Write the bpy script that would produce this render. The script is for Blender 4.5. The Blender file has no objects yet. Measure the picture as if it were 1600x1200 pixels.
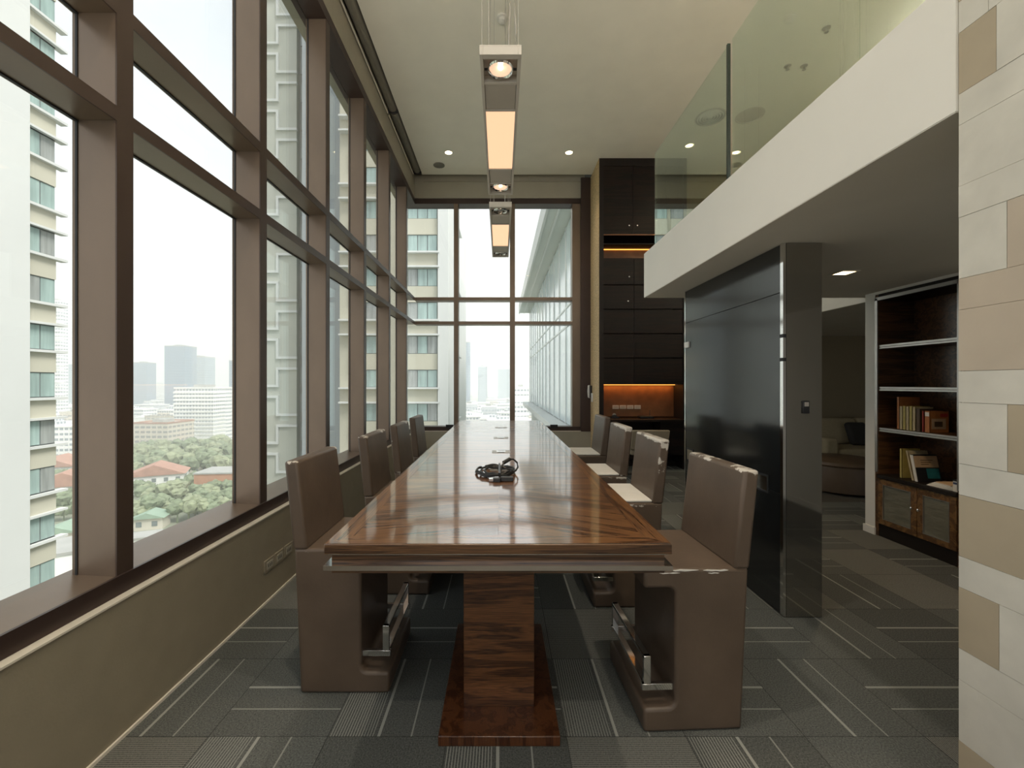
import bpy, bmesh, math, random
from mathutils import Vector, Matrix
random.seed(7)
R = math.radians
S = bpy.context.scene
COL = S.collection

# ---------------------------------------------------------------- camera
EYE = 1.48
cam = bpy.data.cameras.new('camera'); camo = bpy.data.objects.new('camera', cam); COL.objects.link(camo)
camo.location = (0, 0, EYE); camo.rotation_euler = (R(90), 0, 0)
cam.sensor_width = 36.0; cam.lens = 660 / 1600 * 36; cam.shift_x = 18 / 1600; cam.shift_y = -1 / 1600
cam.clip_start = 0.05; cam.clip_end = 6000
S.camera = camo

# ---------------------------------------------------------------- sky, sun, exposure
SKY = 0.73
W = bpy.data.worlds.new('hazy_sky'); S.world = W; W.use_nodes = True
wn = W.node_tree; wn.nodes.clear()
def wnode(t): return wn.nodes.new(t)
wo = wnode('ShaderNodeOutputWorld'); bg = wnode('ShaderNodeBackground'); bg.inputs[1].default_value = SKY
tc = wnode('ShaderNodeTexCoord'); sep = wnode('ShaderNodeSeparateXYZ'); wn.links.new(tc.outputs['Generated'], sep.inputs[0])
cr = wnode('ShaderNodeValToRGB'); wn.links.new(sep.outputs['Z'], cr.inputs[0])
e = cr.color_ramp.elements
e[0].position = 0.0; e[0].color = (0.98, 0.98, 0.96, 1)
e[1].position = 0.95; e[1].color = (0.62, 0.74, 0.84, 1)
m1 = e.new(0.45); m1.color = (0.80, 0.86, 0.90, 1)
nz = wnode('ShaderNodeTexNoise'); nz.inputs['Scale'].default_value = 2.2; nz.inputs['Detail'].default_value = 5
mp = wnode('ShaderNodeMapping'); mp.inputs['Scale'].default_value = (1, 1, 2.5)
wn.links.new(tc.outputs['Generated'], mp.inputs[0]); wn.links.new(mp.outputs[0], nz.inputs[0])
cr2 = wnode('ShaderNodeValToRGB'); cr2.color_ramp.elements[0].position = .42; cr2.color_ramp.elements[1].position = .68
wn.links.new(nz.outputs['Fac'], cr2.inputs[0])
mx = wnode('ShaderNodeMix'); mx.data_type = 'RGBA'; mx.inputs['B'].default_value = (0.9, 0.9, 0.89, 1)
wn.links.new(cr2.outputs[0], mx.inputs['Factor']); wn.links.new(cr.outputs[0], mx.inputs['A'])
wn.links.new(mx.outputs['Result'], bg.inputs[0]); wn.links.new(bg.outputs[0], wo.inputs[0])

sun = bpy.data.lights.new('sun', 'SUN'); sun.energy = 2.3; sun.angle = R(25); sun.color = (1, .95, .87)
suno = bpy.data.objects.new('sun', sun); COL.objects.link(suno)
suno.rotation_euler = Vector((-0.5, 0.32, -0.8)).to_track_quat('-Z', 'Y').to_euler()
suno.location = (20, -20, 60)

S.view_settings.view_transform = 'Standard'; S.view_settings.look = 'None'
S.view_settings.gamma = 1; S.view_settings.use_curve_mapping = False
S.view_settings.exposure = 0.90
try:
    S.cycles.max_bounces = 12; S.cycles.diffuse_bounces = 7; S.cycles.glossy_bounces = 5
    S.cycles.transparent_max_bounces = 16; S.cycles.volume_bounces = 6; S.cycles.use_denoising = True
    S.cycles.sample_clamp_indirect = 6
except Exception: pass

# ---------------------------------------------------------------- materials
MATS = {}
def nodes_of(name):
    m = bpy.data.materials.new(name); m.use_nodes = True
    nt = m.node_tree; b = nt.nodes['Principled BSDF']; MATS[name] = m
    return m, nt, b
def setp(b, **k):
    names = {'rough': 'Roughness', 'metal': 'Metallic', 'coat': 'Coat Weight', 'coat_rough': 'Coat Roughness',
             'spec': 'Specular IOR Level', 'emit': 'Emission Strength', 'ior': 'IOR'}
    for q, v in k.items(): b.inputs[names[q]].default_value = v
def c4(c): return (c[0], c[1], c[2], 1)
def mat(name, col, noise=0.08, nscale=6, bump=0.0, bscale=60, emit_col=None, stretch=(1, 1, 1), **k):
    """plain painted / metal / cloth surface with a faint procedural mottling"""
    m, nt, b = nodes_of(name); setp(b, **k)
    t = nt.nodes.new('ShaderNodeTexCoord'); mpn = nt.nodes.new('ShaderNodeMapping'); mpn.inputs['Scale'].default_value = stretch
    nt.links.new(t.outputs['Object'], mpn.inputs[0])
    n = nt.nodes.new('ShaderNodeTexNoise'); n.inputs['Scale'].default_value = nscale; n.inputs['Detail'].default_value = 4
    nt.links.new(mpn.outputs[0], n.inputs[0])
    r = nt.nodes.new('ShaderNodeValToRGB')
    r.color_ramp.elements[0].position = .25; r.color_ramp.elements[1].position = .75
    r.color_ramp.elements[0].color = c4([max(0, x * (1 - noise)) for x in col]); r.color_ramp.elements[1].color = c4([min(1, x * (1 + noise)) for x in col])
    nt.links.new(n.outputs['Fac'], r.inputs[0]); nt.links.new(r.outputs[0], b.inputs['Base Color'])
    if bump:
        n2 = nt.nodes.new('ShaderNodeTexNoise'); n2.inputs['Scale'].default_value = bscale; n2.inputs['Detail'].default_value = 3
        nt.links.new(mpn.outputs[0], n2.inputs[0])
        bp = nt.nodes.new('ShaderNodeBump'); bp.inputs['Strength'].default_value = bump; bp.inputs['Distance'].default_value = .01
        nt.links.new(n2.outputs['Fac'], bp.inputs['Height']); nt.links.new(bp.outputs[0], b.inputs['Normal'])
    if emit_col: b.inputs['Emission Color'].default_value = c4(emit_col)
    return m
def glass(name, tint=(.95, .97, .96), refl=1.0, ior=1.5):
    m = bpy.data.materials.new(name); m.use_nodes = True; nt = m.node_tree; nt.nodes.clear(); MATS[name] = m
    o = nt.nodes.new('ShaderNodeOutputMaterial'); tr = nt.nodes.new('ShaderNodeBsdfTransparent'); gl = nt.nodes.new('ShaderNodeBsdfGlossy')
    tr.inputs[0].default_value = c4(tint); gl.inputs['Roughness'].default_value = 0.0; gl.inputs[0].default_value = (.95, 1, .97, 1)
    f = nt.nodes.new('ShaderNodeFresnel'); ge = nt.nodes.new('ShaderNodeNewGeometry'); mr = nt.nodes.new('ShaderNodeMapRange')
    mr.inputs[3].default_value = ior; mr.inputs[4].default_value = 1 / ior      # thin sheet: same reflectance from both faces
    nt.links.new(ge.outputs['Backfacing'], mr.inputs[0]); nt.links.new(mr.outputs[0], f.inputs[0])
    mu = nt.nodes.new('ShaderNodeMath'); mu.operation = 'MULTIPLY'; mu.inputs[1].default_value = refl
    nt.links.new(f.outputs[0], mu.inputs[0])
    mix = nt.nodes.new('ShaderNodeMixShader'); nt.links.new(mu.outputs[0], mix.inputs[0])
    nt.links.new(tr.outputs[0], mix.inputs[1]); nt.links.new(gl.outputs[0], mix.inputs[2]); nt.links.new(mix.outputs[0], o.inputs[0])
    return m
def wood(name, angle=0.0, dark=(.032, .012, .005), mid=(.13, .052, .017), light=(.26, .118, .038), scale=1.0, axis='Z', coat=1.0, rough=.3, coat_rough=.07, band=7.0):
    """figured veneer; grain runs along X turned by angle (in the plane at right angles to axis)"""
    m, nt, b = nodes_of(name); setp(b, rough=rough, coat=coat, coat_rough=coat_rough); b.inputs['Coat IOR'].default_value = 4.0 if coat >= 1 else 1.5
    L = nt.links; t = nt.nodes.new('ShaderNodeTexCoord')
    m0 = nt.nodes.new('ShaderNodeMapping'); m0.inputs['Rotation'].default_value = (0, 0, -angle) if axis == 'Z' else (-angle, 0, 0) if axis == 'X' else (0, -angle, 0)
    L.new(t.outputs['Object'], m0.inputs[0])
    def noise(sc, scale, det, dist=0):
        q = nt.nodes.new('ShaderNodeMapping'); q.inputs['Scale'].default_value = sc; L.new(m0.outputs[0], q.inputs[0])
        n = nt.nodes.new('ShaderNodeTexNoise'); n.inputs['Scale'].default_value = scale; n.inputs['Detail'].default_value = det; n.inputs['Distortion'].default_value = dist
        L.new(q.outputs[0], n.inputs[0]); return n
    a = noise((.55, band, band), 1.6 * scale, 5, 1.2)
    f = noise((2.0, 110, 110), 1.6 * scale, 3)
    sm = nt.nodes.new('ShaderNodeMath'); sm.operation = 'MULTIPLY_ADD'; L.new(f.outputs['Fac'], sm.inputs[0]); sm.inputs[1].default_value = .34; L.new(a.outputs['Fac'], sm.inputs[2])
    r = nt.nodes.new('ShaderNodeValToRGB'); L.new(sm.outputs[0], r.inputs[0]); E = r.color_ramp.elements
    E[0].position = .43; E[0].color = c4(dark); E[1].position = .90; E[1].color = c4(light)
    for p, c in ((.54, mid), (.60, dark), (.66, mid), (.73, light), (.78, mid)):
        q = E.new(p); q.color = c4(c)
    L.new(r.outputs[0], b.inputs['Base Color'])
    if coat:
        w = noise((1, 1.6, 1.6), 3.2, 2)
        bp = nt.nodes.new('ShaderNodeBump'); bp.inputs['Strength'].default_value = .022; bp.inputs['Distance'].default_value = .02
        L.new(w.outputs['Fac'], bp.inputs['Height']); L.new(bp.outputs[0], b.inputs['Coat Normal'])
    return m
def leather(name, wear, col=(.108, .077, .055)):
    """brown leatherette, flaked to the pale backing along the top and side edges"""
    m, nt, b = nodes_of(name); setp(b, rough=.42, spec=.45)
    L = nt.links; t = nt.nodes.new('ShaderNodeTexCoord'); sp = nt.nodes.new('ShaderNodeSeparateXYZ'); L.new(t.outputs['Object'], sp.inputs[0])
    def math_(op, a, bb=None, cc=None):
        n = nt.nodes.new('ShaderNodeMath'); n.operation = op; n.use_clamp = False
        for i, v in enumerate((a, bb, cc)):
            if v is None: continue
            if isinstance(v, (int, float)): n.inputs[i].default_value = v
            else: L.new(v, n.inputs[i])
        return n.outputs[0]
    def ramp(v, lo, hi):
        n = nt.nodes.new('ShaderNodeMapRange'); n.inputs[1].default_value = lo; n.inputs[2].default_value = hi; L.new(v, n.inputs[0]); return n.outputs[0]
    zt = ramp(sp.outputs['Z'], 1.055, 1.10)
    ay = math_('ABSOLUTE', sp.outputs['Y']); ye = ramp(ay, .225, .252)
    zhi = ramp(sp.outputs['Z'], .55, 1.0)
    seat = math_('MULTIPLY', math_('MULTIPLY', ramp(sp.outputs['Z'], .64, .67), ramp(sp.outputs['Z'], .715, .70)), ye)
    edge = math_('MAXIMUM', math_('MAXIMUM', zt, math_('MULTIPLY', ye, zhi)), seat)
    n = nt.nodes.new('ShaderNodeTexNoise'); n.inputs['Scale'].default_value = 21; n.inputs['Detail'].default_value = 7; n.inputs['Roughness'].default_value = .65
    oi = nt.nodes.new('ShaderNodeObjectInfo'); av = nt.nodes.new('ShaderNodeVectorMath'); av.operation = 'ADD'
    L.new(t.outputs['Object'], av.inputs[0]); L.new(oi.outputs['Location'], av.inputs[1]); L.new(av.outputs[0], n.inputs[0])
    nb = nt.nodes.new('ShaderNodeTexNoise'); nb.inputs['Scale'].default_value = 4.2; nb.inputs['Detail'].default_value = 2; L.new(av.outputs[0], nb.inputs[0])
    sc = math_('MULTIPLY', math_('MULTIPLY', edge, n.outputs['Fac']), ramp(nb.outputs['Fac'], .33, .52))
    k = nt.nodes.new('ShaderNodeMapRange'); k.inputs[1].default_value = .70 - wear; k.inputs[2].default_value = .73 - wear; L.new(sc, k.inputs[0])
    n2 = nt.nodes.new('ShaderNodeTexNoise'); n2.inputs['Scale'].default_value = 5; n2.inputs['Detail'].default_value = 4; L.new(t.outputs['Object'], n2.inputs[0])
    rr = nt.nodes.new('ShaderNodeValToRGB'); rr.color_ramp.elements[0].position = .3; rr.color_ramp.elements[1].position = .7
    rr.color_ramp.elements[0].color = c4([x * .85 for x in col]); rr.color_ramp.elements[1].color = c4([x * 1.12 for x in col]); L.new(n2.outputs['Fac'], rr.inputs[0])
    mix = nt.nodes.new('ShaderNodeMix'); mix.data_type = 'RGBA'; mix.inputs['B'].default_value = (.55, .51, .45, 1)
    L.new(k.outputs[0], mix.inputs['Factor']); L.new(rr.outputs[0], mix.inputs['A']); L.new(mix.outputs['Result'], b.inputs['Base Color'])
    n3 = nt.nodes.new('ShaderNodeTexNoise'); n3.inputs['Scale'].default_value = 120; n3.inputs['Detail'].default_value = 2; L.new(t.outputs['Object'], n3.inputs[0])
    bp = nt.nodes.new('ShaderNodeBump'); bp.inputs['Strength'].default_value = .25; bp.inputs['Distance'].default_value = .002
    n4 = nt.nodes.new('ShaderNodeTexNoise'); n4.inputs['Scale'].default_value = 7; L.new(t.outputs['Object'], n4.inputs[0])
    hh = math_('MULTIPLY_ADD', n4.outputs['Fac'], 4.0, n3.outputs['Fac']); L.new(hh, bp.inputs['Height']); L.new(bp.outputs[0], b.inputs['Normal'])
    return m
def carpet(name, kind):
    """0.5 m carpet tile; flat woven pattern: ribs and two pale yarn lines along Y"""
    m, nt, b = nodes_of(name); setp(b, rough=.95, spec=.1)
    L = nt.links; t = nt.nodes.new('ShaderNodeTexCoord'); sp = nt.nodes.new('ShaderNodeSeparateXYZ'); L.new(t.outputs['Object'], sp.inputs[0])
    def mth(op, a, bb=None, cc=None):
        n = nt.nodes.new('ShaderNodeMath'); n.operation = op
        for i, v in enumerate((a, bb, cc)):
            if v is None: continue
            if isinstance(v, (int, float)): n.inputs[i].default_value = v
            else: L.new(v, n.inputs[i])
        return n.outputs[0]
    def band(v, c, w): return mth('LESS_THAN', mth('ABSOLUTE', mth('SUBTRACT', v, c)), w)
    X, Y = sp.outputs['X'], sp.outputs['Y']
    oi = nt.nodes.new('ShaderNodeObjectInfo')
    av = nt.nodes.new('ShaderNodeVectorMath'); av.operation = 'ADD'; L.new(t.outputs['Object'], av.inputs[0]); L.new(oi.outputs['Location'], av.inputs[1])
    n = nt.nodes.new('ShaderNodeTexNoise'); n.inputs['Scale'].default_value = 160; n.inputs['Detail'].default_value = 3; L.new(av.outputs[0], n.inputs[0])
    base = nt.nodes.new('ShaderNodeValToRGB'); base.color_ramp.elements[0].position = .3; base.color_ramp.elements[1].position = .75
    base.color_ramp.elements[0].color = (.060, .063, .060, 1); base.color_ramp.elements[1].color = (.155, .162, .152, 1)
    L.new(n.outputs['Fac'], base.inputs[0])
    hv = nt.nodes.new('ShaderNodeHueSaturation'); L.new(base.outputs[0], hv.inputs['Color'])
    L.new(mth('MULTIPLY_ADD', oi.outputs['Random'], .3, .85), hv.inputs['Value'])
    col = hv.outputs[0]
    def over(col, fac, c, amt=1.0):
        q = nt.nodes.new('ShaderNodeMix'); q.data_type = 'RGBA'; q.inputs['B'].default_value = c4(c)
        L.new(mth('MULTIPLY', fac, amt), q.inputs['Factor']); L.new(col, q.inputs['A']); return q.outputs['Result']
    pale = (.31, .315, .29)
    def ribs(v, period, duty): return mth('LESS_THAN', mth('MODULO', mth('ADD', v, 10), period), period * duty)
    if kind == 'rib':
        col = over(col, mth('MULTIPLY', mth('LESS_THAN', X, -.055), ribs(X, .0118, .35)), pale, .75)
    if kind == 'fine':
        col = over(col, ribs(X, .009, .4), (.26, .25, .22), .7)
    if kind in ('rib', 'line'):
        col = over(col, band(X, -.037, .0065), pale); col = over(col, band(X, .100, .0035), pale, .8)
    edge = mth('MAXIMUM', mth('GREATER_THAN', mth('ABSOLUTE', X), .2485), mth('GREATER_THAN', mth('ABSOLUTE', Y), .2485))
    col = over(col, edge, (.03, .03, .03), .7)
    L.new(col, b.inputs['Base Color'])
    bp = nt.nodes.new('ShaderNodeBump'); bp.inputs['Strength'].default_value = .5; bp.inputs['Distance'].default_value = .004
    L.new(n.outputs['Fac'], bp.inputs['Height']); L.new(bp.outputs[0], b.inputs['Normal'])
    return m
def gridfacade(name, wall, win, floor_h=3.2, win_w=3.0, duty=.5):
    """far facade too distant to tell single windows apart"""
    m, nt, b = nodes_of(name); setp(b, rough=.8)
    L = nt.links; t = nt.nodes.new('ShaderNodeTexCoord'); sp = nt.nodes.new('ShaderNodeSeparateXYZ'); L.new(t.outputs['Object'], sp.inputs[0])
    def mth(op, a, bb=None):
        n = nt.nodes.new('ShaderNodeMath'); n.operation = op
        for i, v in enumerate((a, bb)):
            if v is None: continue
            if isinstance(v, (int, float)): n.inputs[i].default_value = v
            else: L.new(v, n.inputs[i])
        return n.outputs[0]
    f = mth('LESS_THAN', mth('MODULO', mth('ADD', sp.outputs['Z'], 900), floor_h), floor_h * duty)
    xy = mth('ADD', mth('ADD', sp.outputs['X'], sp.outputs['Y']), 900)
    g = mth('LESS_THAN', mth('MODULO', xy, win_w), win_w * .75)
    q = nt.nodes.new('ShaderNodeMix'); q.data_type = 'RGBA'; q.inputs['A'].default_value = c4(wall); q.inputs['B'].default_value = c4(win)
    L.new(mth('MULTIPLY', f, g), q.inputs['Factor']); L.new(q.outputs['Result'], b.inputs['Base Color'])
    return m

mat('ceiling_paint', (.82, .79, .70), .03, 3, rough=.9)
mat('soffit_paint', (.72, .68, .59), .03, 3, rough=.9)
mat('white_paint', (.80, .77, .71), .02, 3, rough=.85)
mat('low_wall_paint', (.275, .24, .175), .05, 9, bump=.08, bscale=90, rough=.7)
mat('pelmet_paint', (.36, .335, .27), .04, 5, rough=.8)
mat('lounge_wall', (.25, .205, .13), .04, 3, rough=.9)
mat('pale_trim', (.72, .67, .58), .03, rough=.6)
mat('recess_dark', (.10, .09, .075), .1, rough=.9)
mat('bronze', (.20, .145, .105), .10, 3.5, bump=.02, bscale=30, rough=.33, metal=.35, stretch=(1, 1, .5))
mat('bronze_dark', (.055, .035, .03), .08, 5, rough=.4, metal=.3)
mat('bronze_shaded', (.085, .058, .046), .08, 5, rough=.38, metal=.3)  # bronze with the shade of the room faces put into its colour
mat('gasket', (.02, .02, .022), .05, rough=.6)
mat('tube_fabric', (.17, .16, .13), .08, 12, rough=.85)
mat('dark_wood_plain', (.014, .010, .008), .2, 5, rough=.5, spec=.25)
mat('stone_light', (.62, .59, .52), .10, 7, bump=.06, bscale=45, rough=.7)
mat('stone_beige', (.50, .42, .33), .06, 6, bump=.04, bscale=45, rough=.7)
mat('stone_tan', (.42, .35, .25), .06, 6, bump=.04, bscale=45, rough=.7)
mat('grout', (.40, .36, .30), .05, rough=.9)
mat('woven_gold', (.52, .38, .20), .35, 9, bump=.2, bscale=30, rough=.55, stretch=(1, 2.0, 5))
mat('black_gloss', (.012, .014, .015), .05, 3, rough=.16, coat=.6, coat_rough=.12)
mat('dark_mirror', (.36, .34, .30), .03, 3, rough=.05, metal=.9)
mat('chrome', (.82, .81, .79), .02, 3, rough=.08, metal=1.0)
mat('brushed', (.42, .39, .35), .04, 8, rough=.38, metal=.8, stretch=(1, 10, 1))
mat('silver_edge', (.40, .38, .35), .08, 8, rough=.3, metal=.85)
mat('fixture_grey', (.60, .56, .50), .04, 6, rough=.5)
mat('plate_grey', (.50, .46, .40), .04, 6, rough=.5)
mat('black_plastic', (.012, .012, .013), .1, rough=.4)
mat('white_plastic', (.70, .68, .63), .03, rough=.4)
mat('grille_grey', (.22, .21, .18), .15, 80, rough=.8)
mat('wire_grey', (.45, .43, .40), .02, rough=.35, metal=.7)
mat('seat_white', (.74, .72, .67), .04, 9, bump=.1, bscale=20, rough=.75)
mat('lamp_glass', (.8, .7, .55), .02, emit_col=(1, .58, .40), emit=.42, rough=.2)
mat('lamp_core', (1, .9, .7), .01, emit_col=(1, .75, .55), emit=6, rough=.2)
mat('lamp_off', (.5, .48, .45), .02, rough=.1, metal=.9)
mat('diffuser_warm', (.35, .25, .18), .02, emit_col=(1, .56, .33), emit=.62, rough=.4)
mat('downlight_glow', (1, .9, .7), .02, emit_col=(1, .78, .46), emit=4.5, rough=.4)
mat('led_warm', (1, .6, .25), .02, emit_col=(1, .36, .06), emit=1.3, rough=.5)
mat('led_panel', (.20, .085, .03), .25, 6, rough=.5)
mat('sofa_cloth', (.36, .30, .19), .08, 30, bump=.2, bscale=150, rough=.95)
mat('ottoman_leather', (.13, .085, .05), .1, 6, rough=.5)
mat('cushion_dark', (.03, .028, .025), .1, rough=.9)
mat('beige_pad', (.33, .28, .20), .06, 8, rough=.7)
mat('relief_panel', (.20, .19, .14), .25, 5, bump=.7, bscale=7, rough=.42, metal=.25, stretch=(1, 1, 3.2))
wood('rosewood_x', 0, scale=1.3, band=9)
wood('rosewood_y', R(90), scale=1.3, band=9)
wood('rosewood_diag', R(-24), scale=1.4, band=9)
wood('rosewood_diag_mirror', R(14), scale=1.4, band=9)
wood('rosewood_edge', 0, dark=(.025, .012, .006), mid=(.075, .036, .016), light=(.14, .07, .029), scale=1.5, band=20, coat=.5, coat_rough=.15)
wood('rosewood_column', 0, dark=(.026, .010, .005), mid=(.095, .036, .013), light=(.18, .075, .026), scale=2.0, band=7, coat=.35, coat_rough=.2)
wood('rosewood_upright', R(90), dark=(.03, .009, .004), mid=(.075, .025, .010), light=(.115, .042, .015), axis='Y', scale=1.8, band=6, coat=.35, coat_rough=.2)
wood('cabinet_wood', 0, dark=(.004, .003, .002), mid=(.009, .005, .003), light=(.016, .008, .0045), scale=.9, band=9, coat=0, rough=.55); MATS['cabinet_wood'].node_tree.nodes['Principled BSDF'].inputs['Specular IOR Level'].default_value = .25
wood('shelf_wood', R(90), dark=(.03, .014, .007), mid=(.09, .04, .016), light=(.16, .075, .03), axis='X', scale=1.5, band=8, coat=.2)
wood('door_wood', 0, dark=(.05, .022, .008), mid=(.16, .075, .025), light=(.28, .15, .05), axis='X', scale=2, band=5, coat=.3)
for w_ in (0, 1, 2, 3): leather('leather_%d' % w_, (0.0, .22, .30, .36)[w_])
for k_ in ('rib', 'fine', 'line'): carpet('carpet_' + k_, k_)
glass('window_glass', (.985, .995, .99), 1.0, 1.45)
glass('balustrade_glass', (.90, .95, .91), 2.2, 1.52)
mat('glass_edge', (.02, .035, .03), .05, rough=.2)
# outside
mat('tower_white', (.66, .67, .66), .03, .2, rough=.8)
mat('tower_beige', (.56, .54, .45), .04, .3, rough=.85)
mat('tower_greige', (.52, .53, .48), .04, .3, rough=.85)
mat('tower_grey', (.40, .43, .45), .04, .3, rough=.8)
mat('tower_recess', (.33, .33, .31), .1, .8, rough=.8)
mat('pane_teal', (.36, .47, .45), .25, .9, rough=.15, spec=.8, stretch=(3, 3, .3))
mat('pane_grey', (.34, .36, .35), .3, .9, rough=.15, spec=.8, stretch=(4, 4, .3))
mat('window_frame_dark', (.20, .23, .23), .1, 1, rough=.5)
mat('wing_glass', (.56, .64, .66), .15, .15, rough=.12, spec=.9)
mat('wing_metal', (.66, .68, .67), .05, .3, rough=.5, metal=.2)
mat('wing_soffit', (.56, .58, .56), .05, .3, rough=.8)
mat('city_ground', (.27, .29, .22), .45, .03, rough=.95)
mat('tree_light', (.27, .30, .19), .4, .5, rough=.95)
mat('tree_dark', (.20, .24, .15), .4, .5, rough=.95)
mat('roof_red', (.44, .25, .19), .15, .3, rough=.9)
mat('roof_green', (.30, .40, .31), .1, .3, rough=.8)
mat('roof_grey', (.40, .40, .38), .12, .2, rough=.9)
mat('wall_cream', (.62, .58, .50), .08, .2, rough=.9)
mat('wall_white', (.84, .84, .82), .06, .2, rough=.9)
mat('wall_orange', (.52, .27, .17), .08, .3, rough=.9)
gridfacade('facade_white', (.86, .86, .85), (.30, .34, .38), 3.3, 2.6, .45)
gridfacade('facade_cream', (.62, .57, .49), (.30, .30, .29), 3.4, 4, .45)
gridfacade('facade_blue', (.22, .30, .38), (.15, .22, .30), 3.6, 3, .7)
gridfacade('facade_steel', (.36, .44, .50), (.25, .33, .40), 3.6, 3, .6)
gridfacade('facade_pale', (.55, .57, .58), (.38, .42, .45), 3.4, 3, .5)

# ---------------------------------------------------------------- mesh helpers
class MB:
    def __init__(s): s.v = []; s.f = []; s.smooth = False
    def add(s, vs, fs):
        n = len(s.v); s.v += [tuple(q) for q in vs]; s.f += [tuple(i + n for i in q) for q in fs]; return s
    def box(s, x0, x1, y0, y1, z0, z1):
        v = [(x0, y0, z0), (x1, y0, z0), (x1, y1, z0), (x0, y1, z0), (x0, y0, z1), (x1, y0, z1), (x1, y1, z1), (x0, y1, z1)]
        return s.add(v, [(0, 3, 2, 1), (4, 5, 6, 7), (0, 1, 5, 4), (1, 2, 6, 5), (2, 3, 7, 6), (3, 0, 4, 7)])
    def frame(s, x0, x1, y0, y1, z0, z1, t, open_axis):
        """rectangular ring of four bars; open along the given axis"""
        if open_axis == 'x':
            s.box(x0, x1, y0, y1, z0, z0 + t); s.box(x0, x1, y0, y1, z1 - t, z1); s.box(x0, x1, y0, y0 + t, z0 + t, z1 - t); s.box(x0, x1, y1 - t, y1, z0 + t, z1 - t)
        elif open_axis == 'y':
            s.box(x0, x1, y0, y1, z0, z0 + t); s.box(x0, x1, y0, y1, z1 - t, z1); s.box(x0, x0 + t, y0, y1, z0 + t, z1 - t); s.box(x1 - t, x1, y0, y1, z0 + t, z1 - t)
        else:
            s.box(x0, x1, y0, y0 + t, z0, z1); s.box(x0, x1, y1 - t, y1, z0, z1); s.box(x0, x0 + t, y0 + t, y1 - t, z0, z1); s.box(x1 - t, x1, y0 + t, y1 - t, z0, z1)
        return s
    def prism(s, poly, a, b, axis='y'):
        """poly of (p,q) extruded along axis: y -> (x,z), x -> (y,z), z -> (x,y)"""
        def P(p, q, t): return (p, t, q) if axis == 'y' else (t, p, q) if axis == 'x' else (p, q, t)
        n = len(poly)
        v = [P(p, q, a) for p, q in poly] + [P(p, q, b) for p, q in poly]
        f = [tuple(range(n)), tuple(range(2 * n - 1, n - 1, -1))] + [(i, n + i, n + (i + 1) % n, (i + 1) % n) for i in range(n)]
        return s.add(v, f)
    def lathe(s, prof, c, axis='z', n=24, cap=True):
        """prof of (r,h) turned round axis through c"""
        def P(r, h, a):
            x, y = r * math.cos(a), r * math.sin(a)
            q = (x, y, h) if axis == 'z' else (h, x, y) if axis == 'x' else (x, h, y)
            return (c[0] + q[0], c[1] + q[1], c[2] + q[2])
        v = []; m = len(prof)
        for i in range(n):
            for r, h in prof: v.append(P(r, h, 2 * math.pi * i / n))
        f = [(i * m + j, ((i + 1) % n) * m + j, ((i + 1) % n) * m + j + 1, i * m + j + 1) for i in range(n) for j in range(m - 1)]
        if cap: f += [tuple(i * m for i in range(n))[::-1], tuple(i * m + m - 1 for i in range(n))]
        return s.add(v, f)
    def tube(s, pts, r, n=8):
        pts = [Vector(p) for p in pts]; rings = []; up = Vector((0, 0, 1))
        for i, p in enumerate(pts):
            d = (pts[min(i + 1, len(pts) - 1)] - pts[max(i - 1, 0)]).normalized()
            a = d.cross(up)
            if a.length < 1e-3: a = d.cross(Vector((1, 0, 0)))
            a.normalize(); b = d.cross(a)
            rings.append([p + (a * math.cos(2 * math.pi * k / n) + b * math.sin(2 * math.pi * k / n)) * r for k in range(n)])
        v = [q for g in rings for q in g]
        f = [(i * n + k, i * n + (k + 1) % n, (i + 1) * n + (k + 1) % n, (i + 1) * n + k) for i in range(len(pts) - 1) for k in range(n)]
        f += [tuple(range(n))[::-1], tuple((len(pts) - 1) * n + k for k in range(n))]
        return s.add(v, f)
def wpos(o):
    p = Vector((0, 0, 0))
    while o: p += Vector(o.location); o = o.parent
    return p
def mk(name, mb, m, parent=None, local=False, bevel=0, smooth=False, seg=2):
    """one mesh object; verts given in world space (or in the parent's space when local)"""
    me = bpy.data.meshes.new(name)
    if parent is not None:
        off = Vector((0, 0, 0)) if local else wpos(parent)
        loc = Vector((0, 0, 0))
    else:
        xs, ys, zs = zip(*mb.v); off = Vector(((min(xs) + max(xs)) / 2, (min(ys) + max(ys)) / 2, min(zs))); loc = off
    me.from_pydata([tuple(Vector(q) - off) for q in mb.v], [], mb.f); me.validate()
    bm = bmesh.new(); bm.from_mesh(me); bmesh.ops.recalc_face_normals(bm, faces=bm.faces); bm.to_mesh(me); bm.free()
    me.materials.append(MATS[m]); o = bpy.data.objects.new(name, me); COL.objects.link(o)
    o.location = loc; o.parent = parent
    if bevel:
        b = o.modifiers.new('bevel', 'BEVEL'); b.width = bevel; b.segments = seg; b.limit_method = 'ANGLE'; b.angle_limit = R(35)
        b.harden_normals = False; smooth = True
    if smooth:
        for p in me.polygons: p.use_smooth = True
        try: me.set_sharp_from_angle(angle=R(40))
        except Exception: pass
    return o
def tag(o, label, cat=None, group=None, kind=None):
    o['label'] = label
    if cat: o['category'] = cat
    if group: o['group'] = group
    if kind: o['kind'] = kind
    return o
def root(name, loc, label, cat=None, group=None, kind=None, rz=0):
    o = bpy.data.objects.new(name, None); COL.objects.link(o); o.location = loc; o.rotation_euler = (0, 0, rz); o.empty_display_size = .1
    return tag(o, label, cat, group, kind)
def clone(o, parent=None):
    c = o.copy(); COL.objects.link(c); c.parent = parent
    for ch in list(o.children): clone(ch, c)
    return c
def bx(*a): return MB().box(*a)
def inst(name, me, loc, parent, rz=0):
    o = bpy.data.objects.new(name, me); COL.objects.link(o); o.parent = parent; o.location = loc; o.rotation_euler = (0, 0, rz); return o

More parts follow.
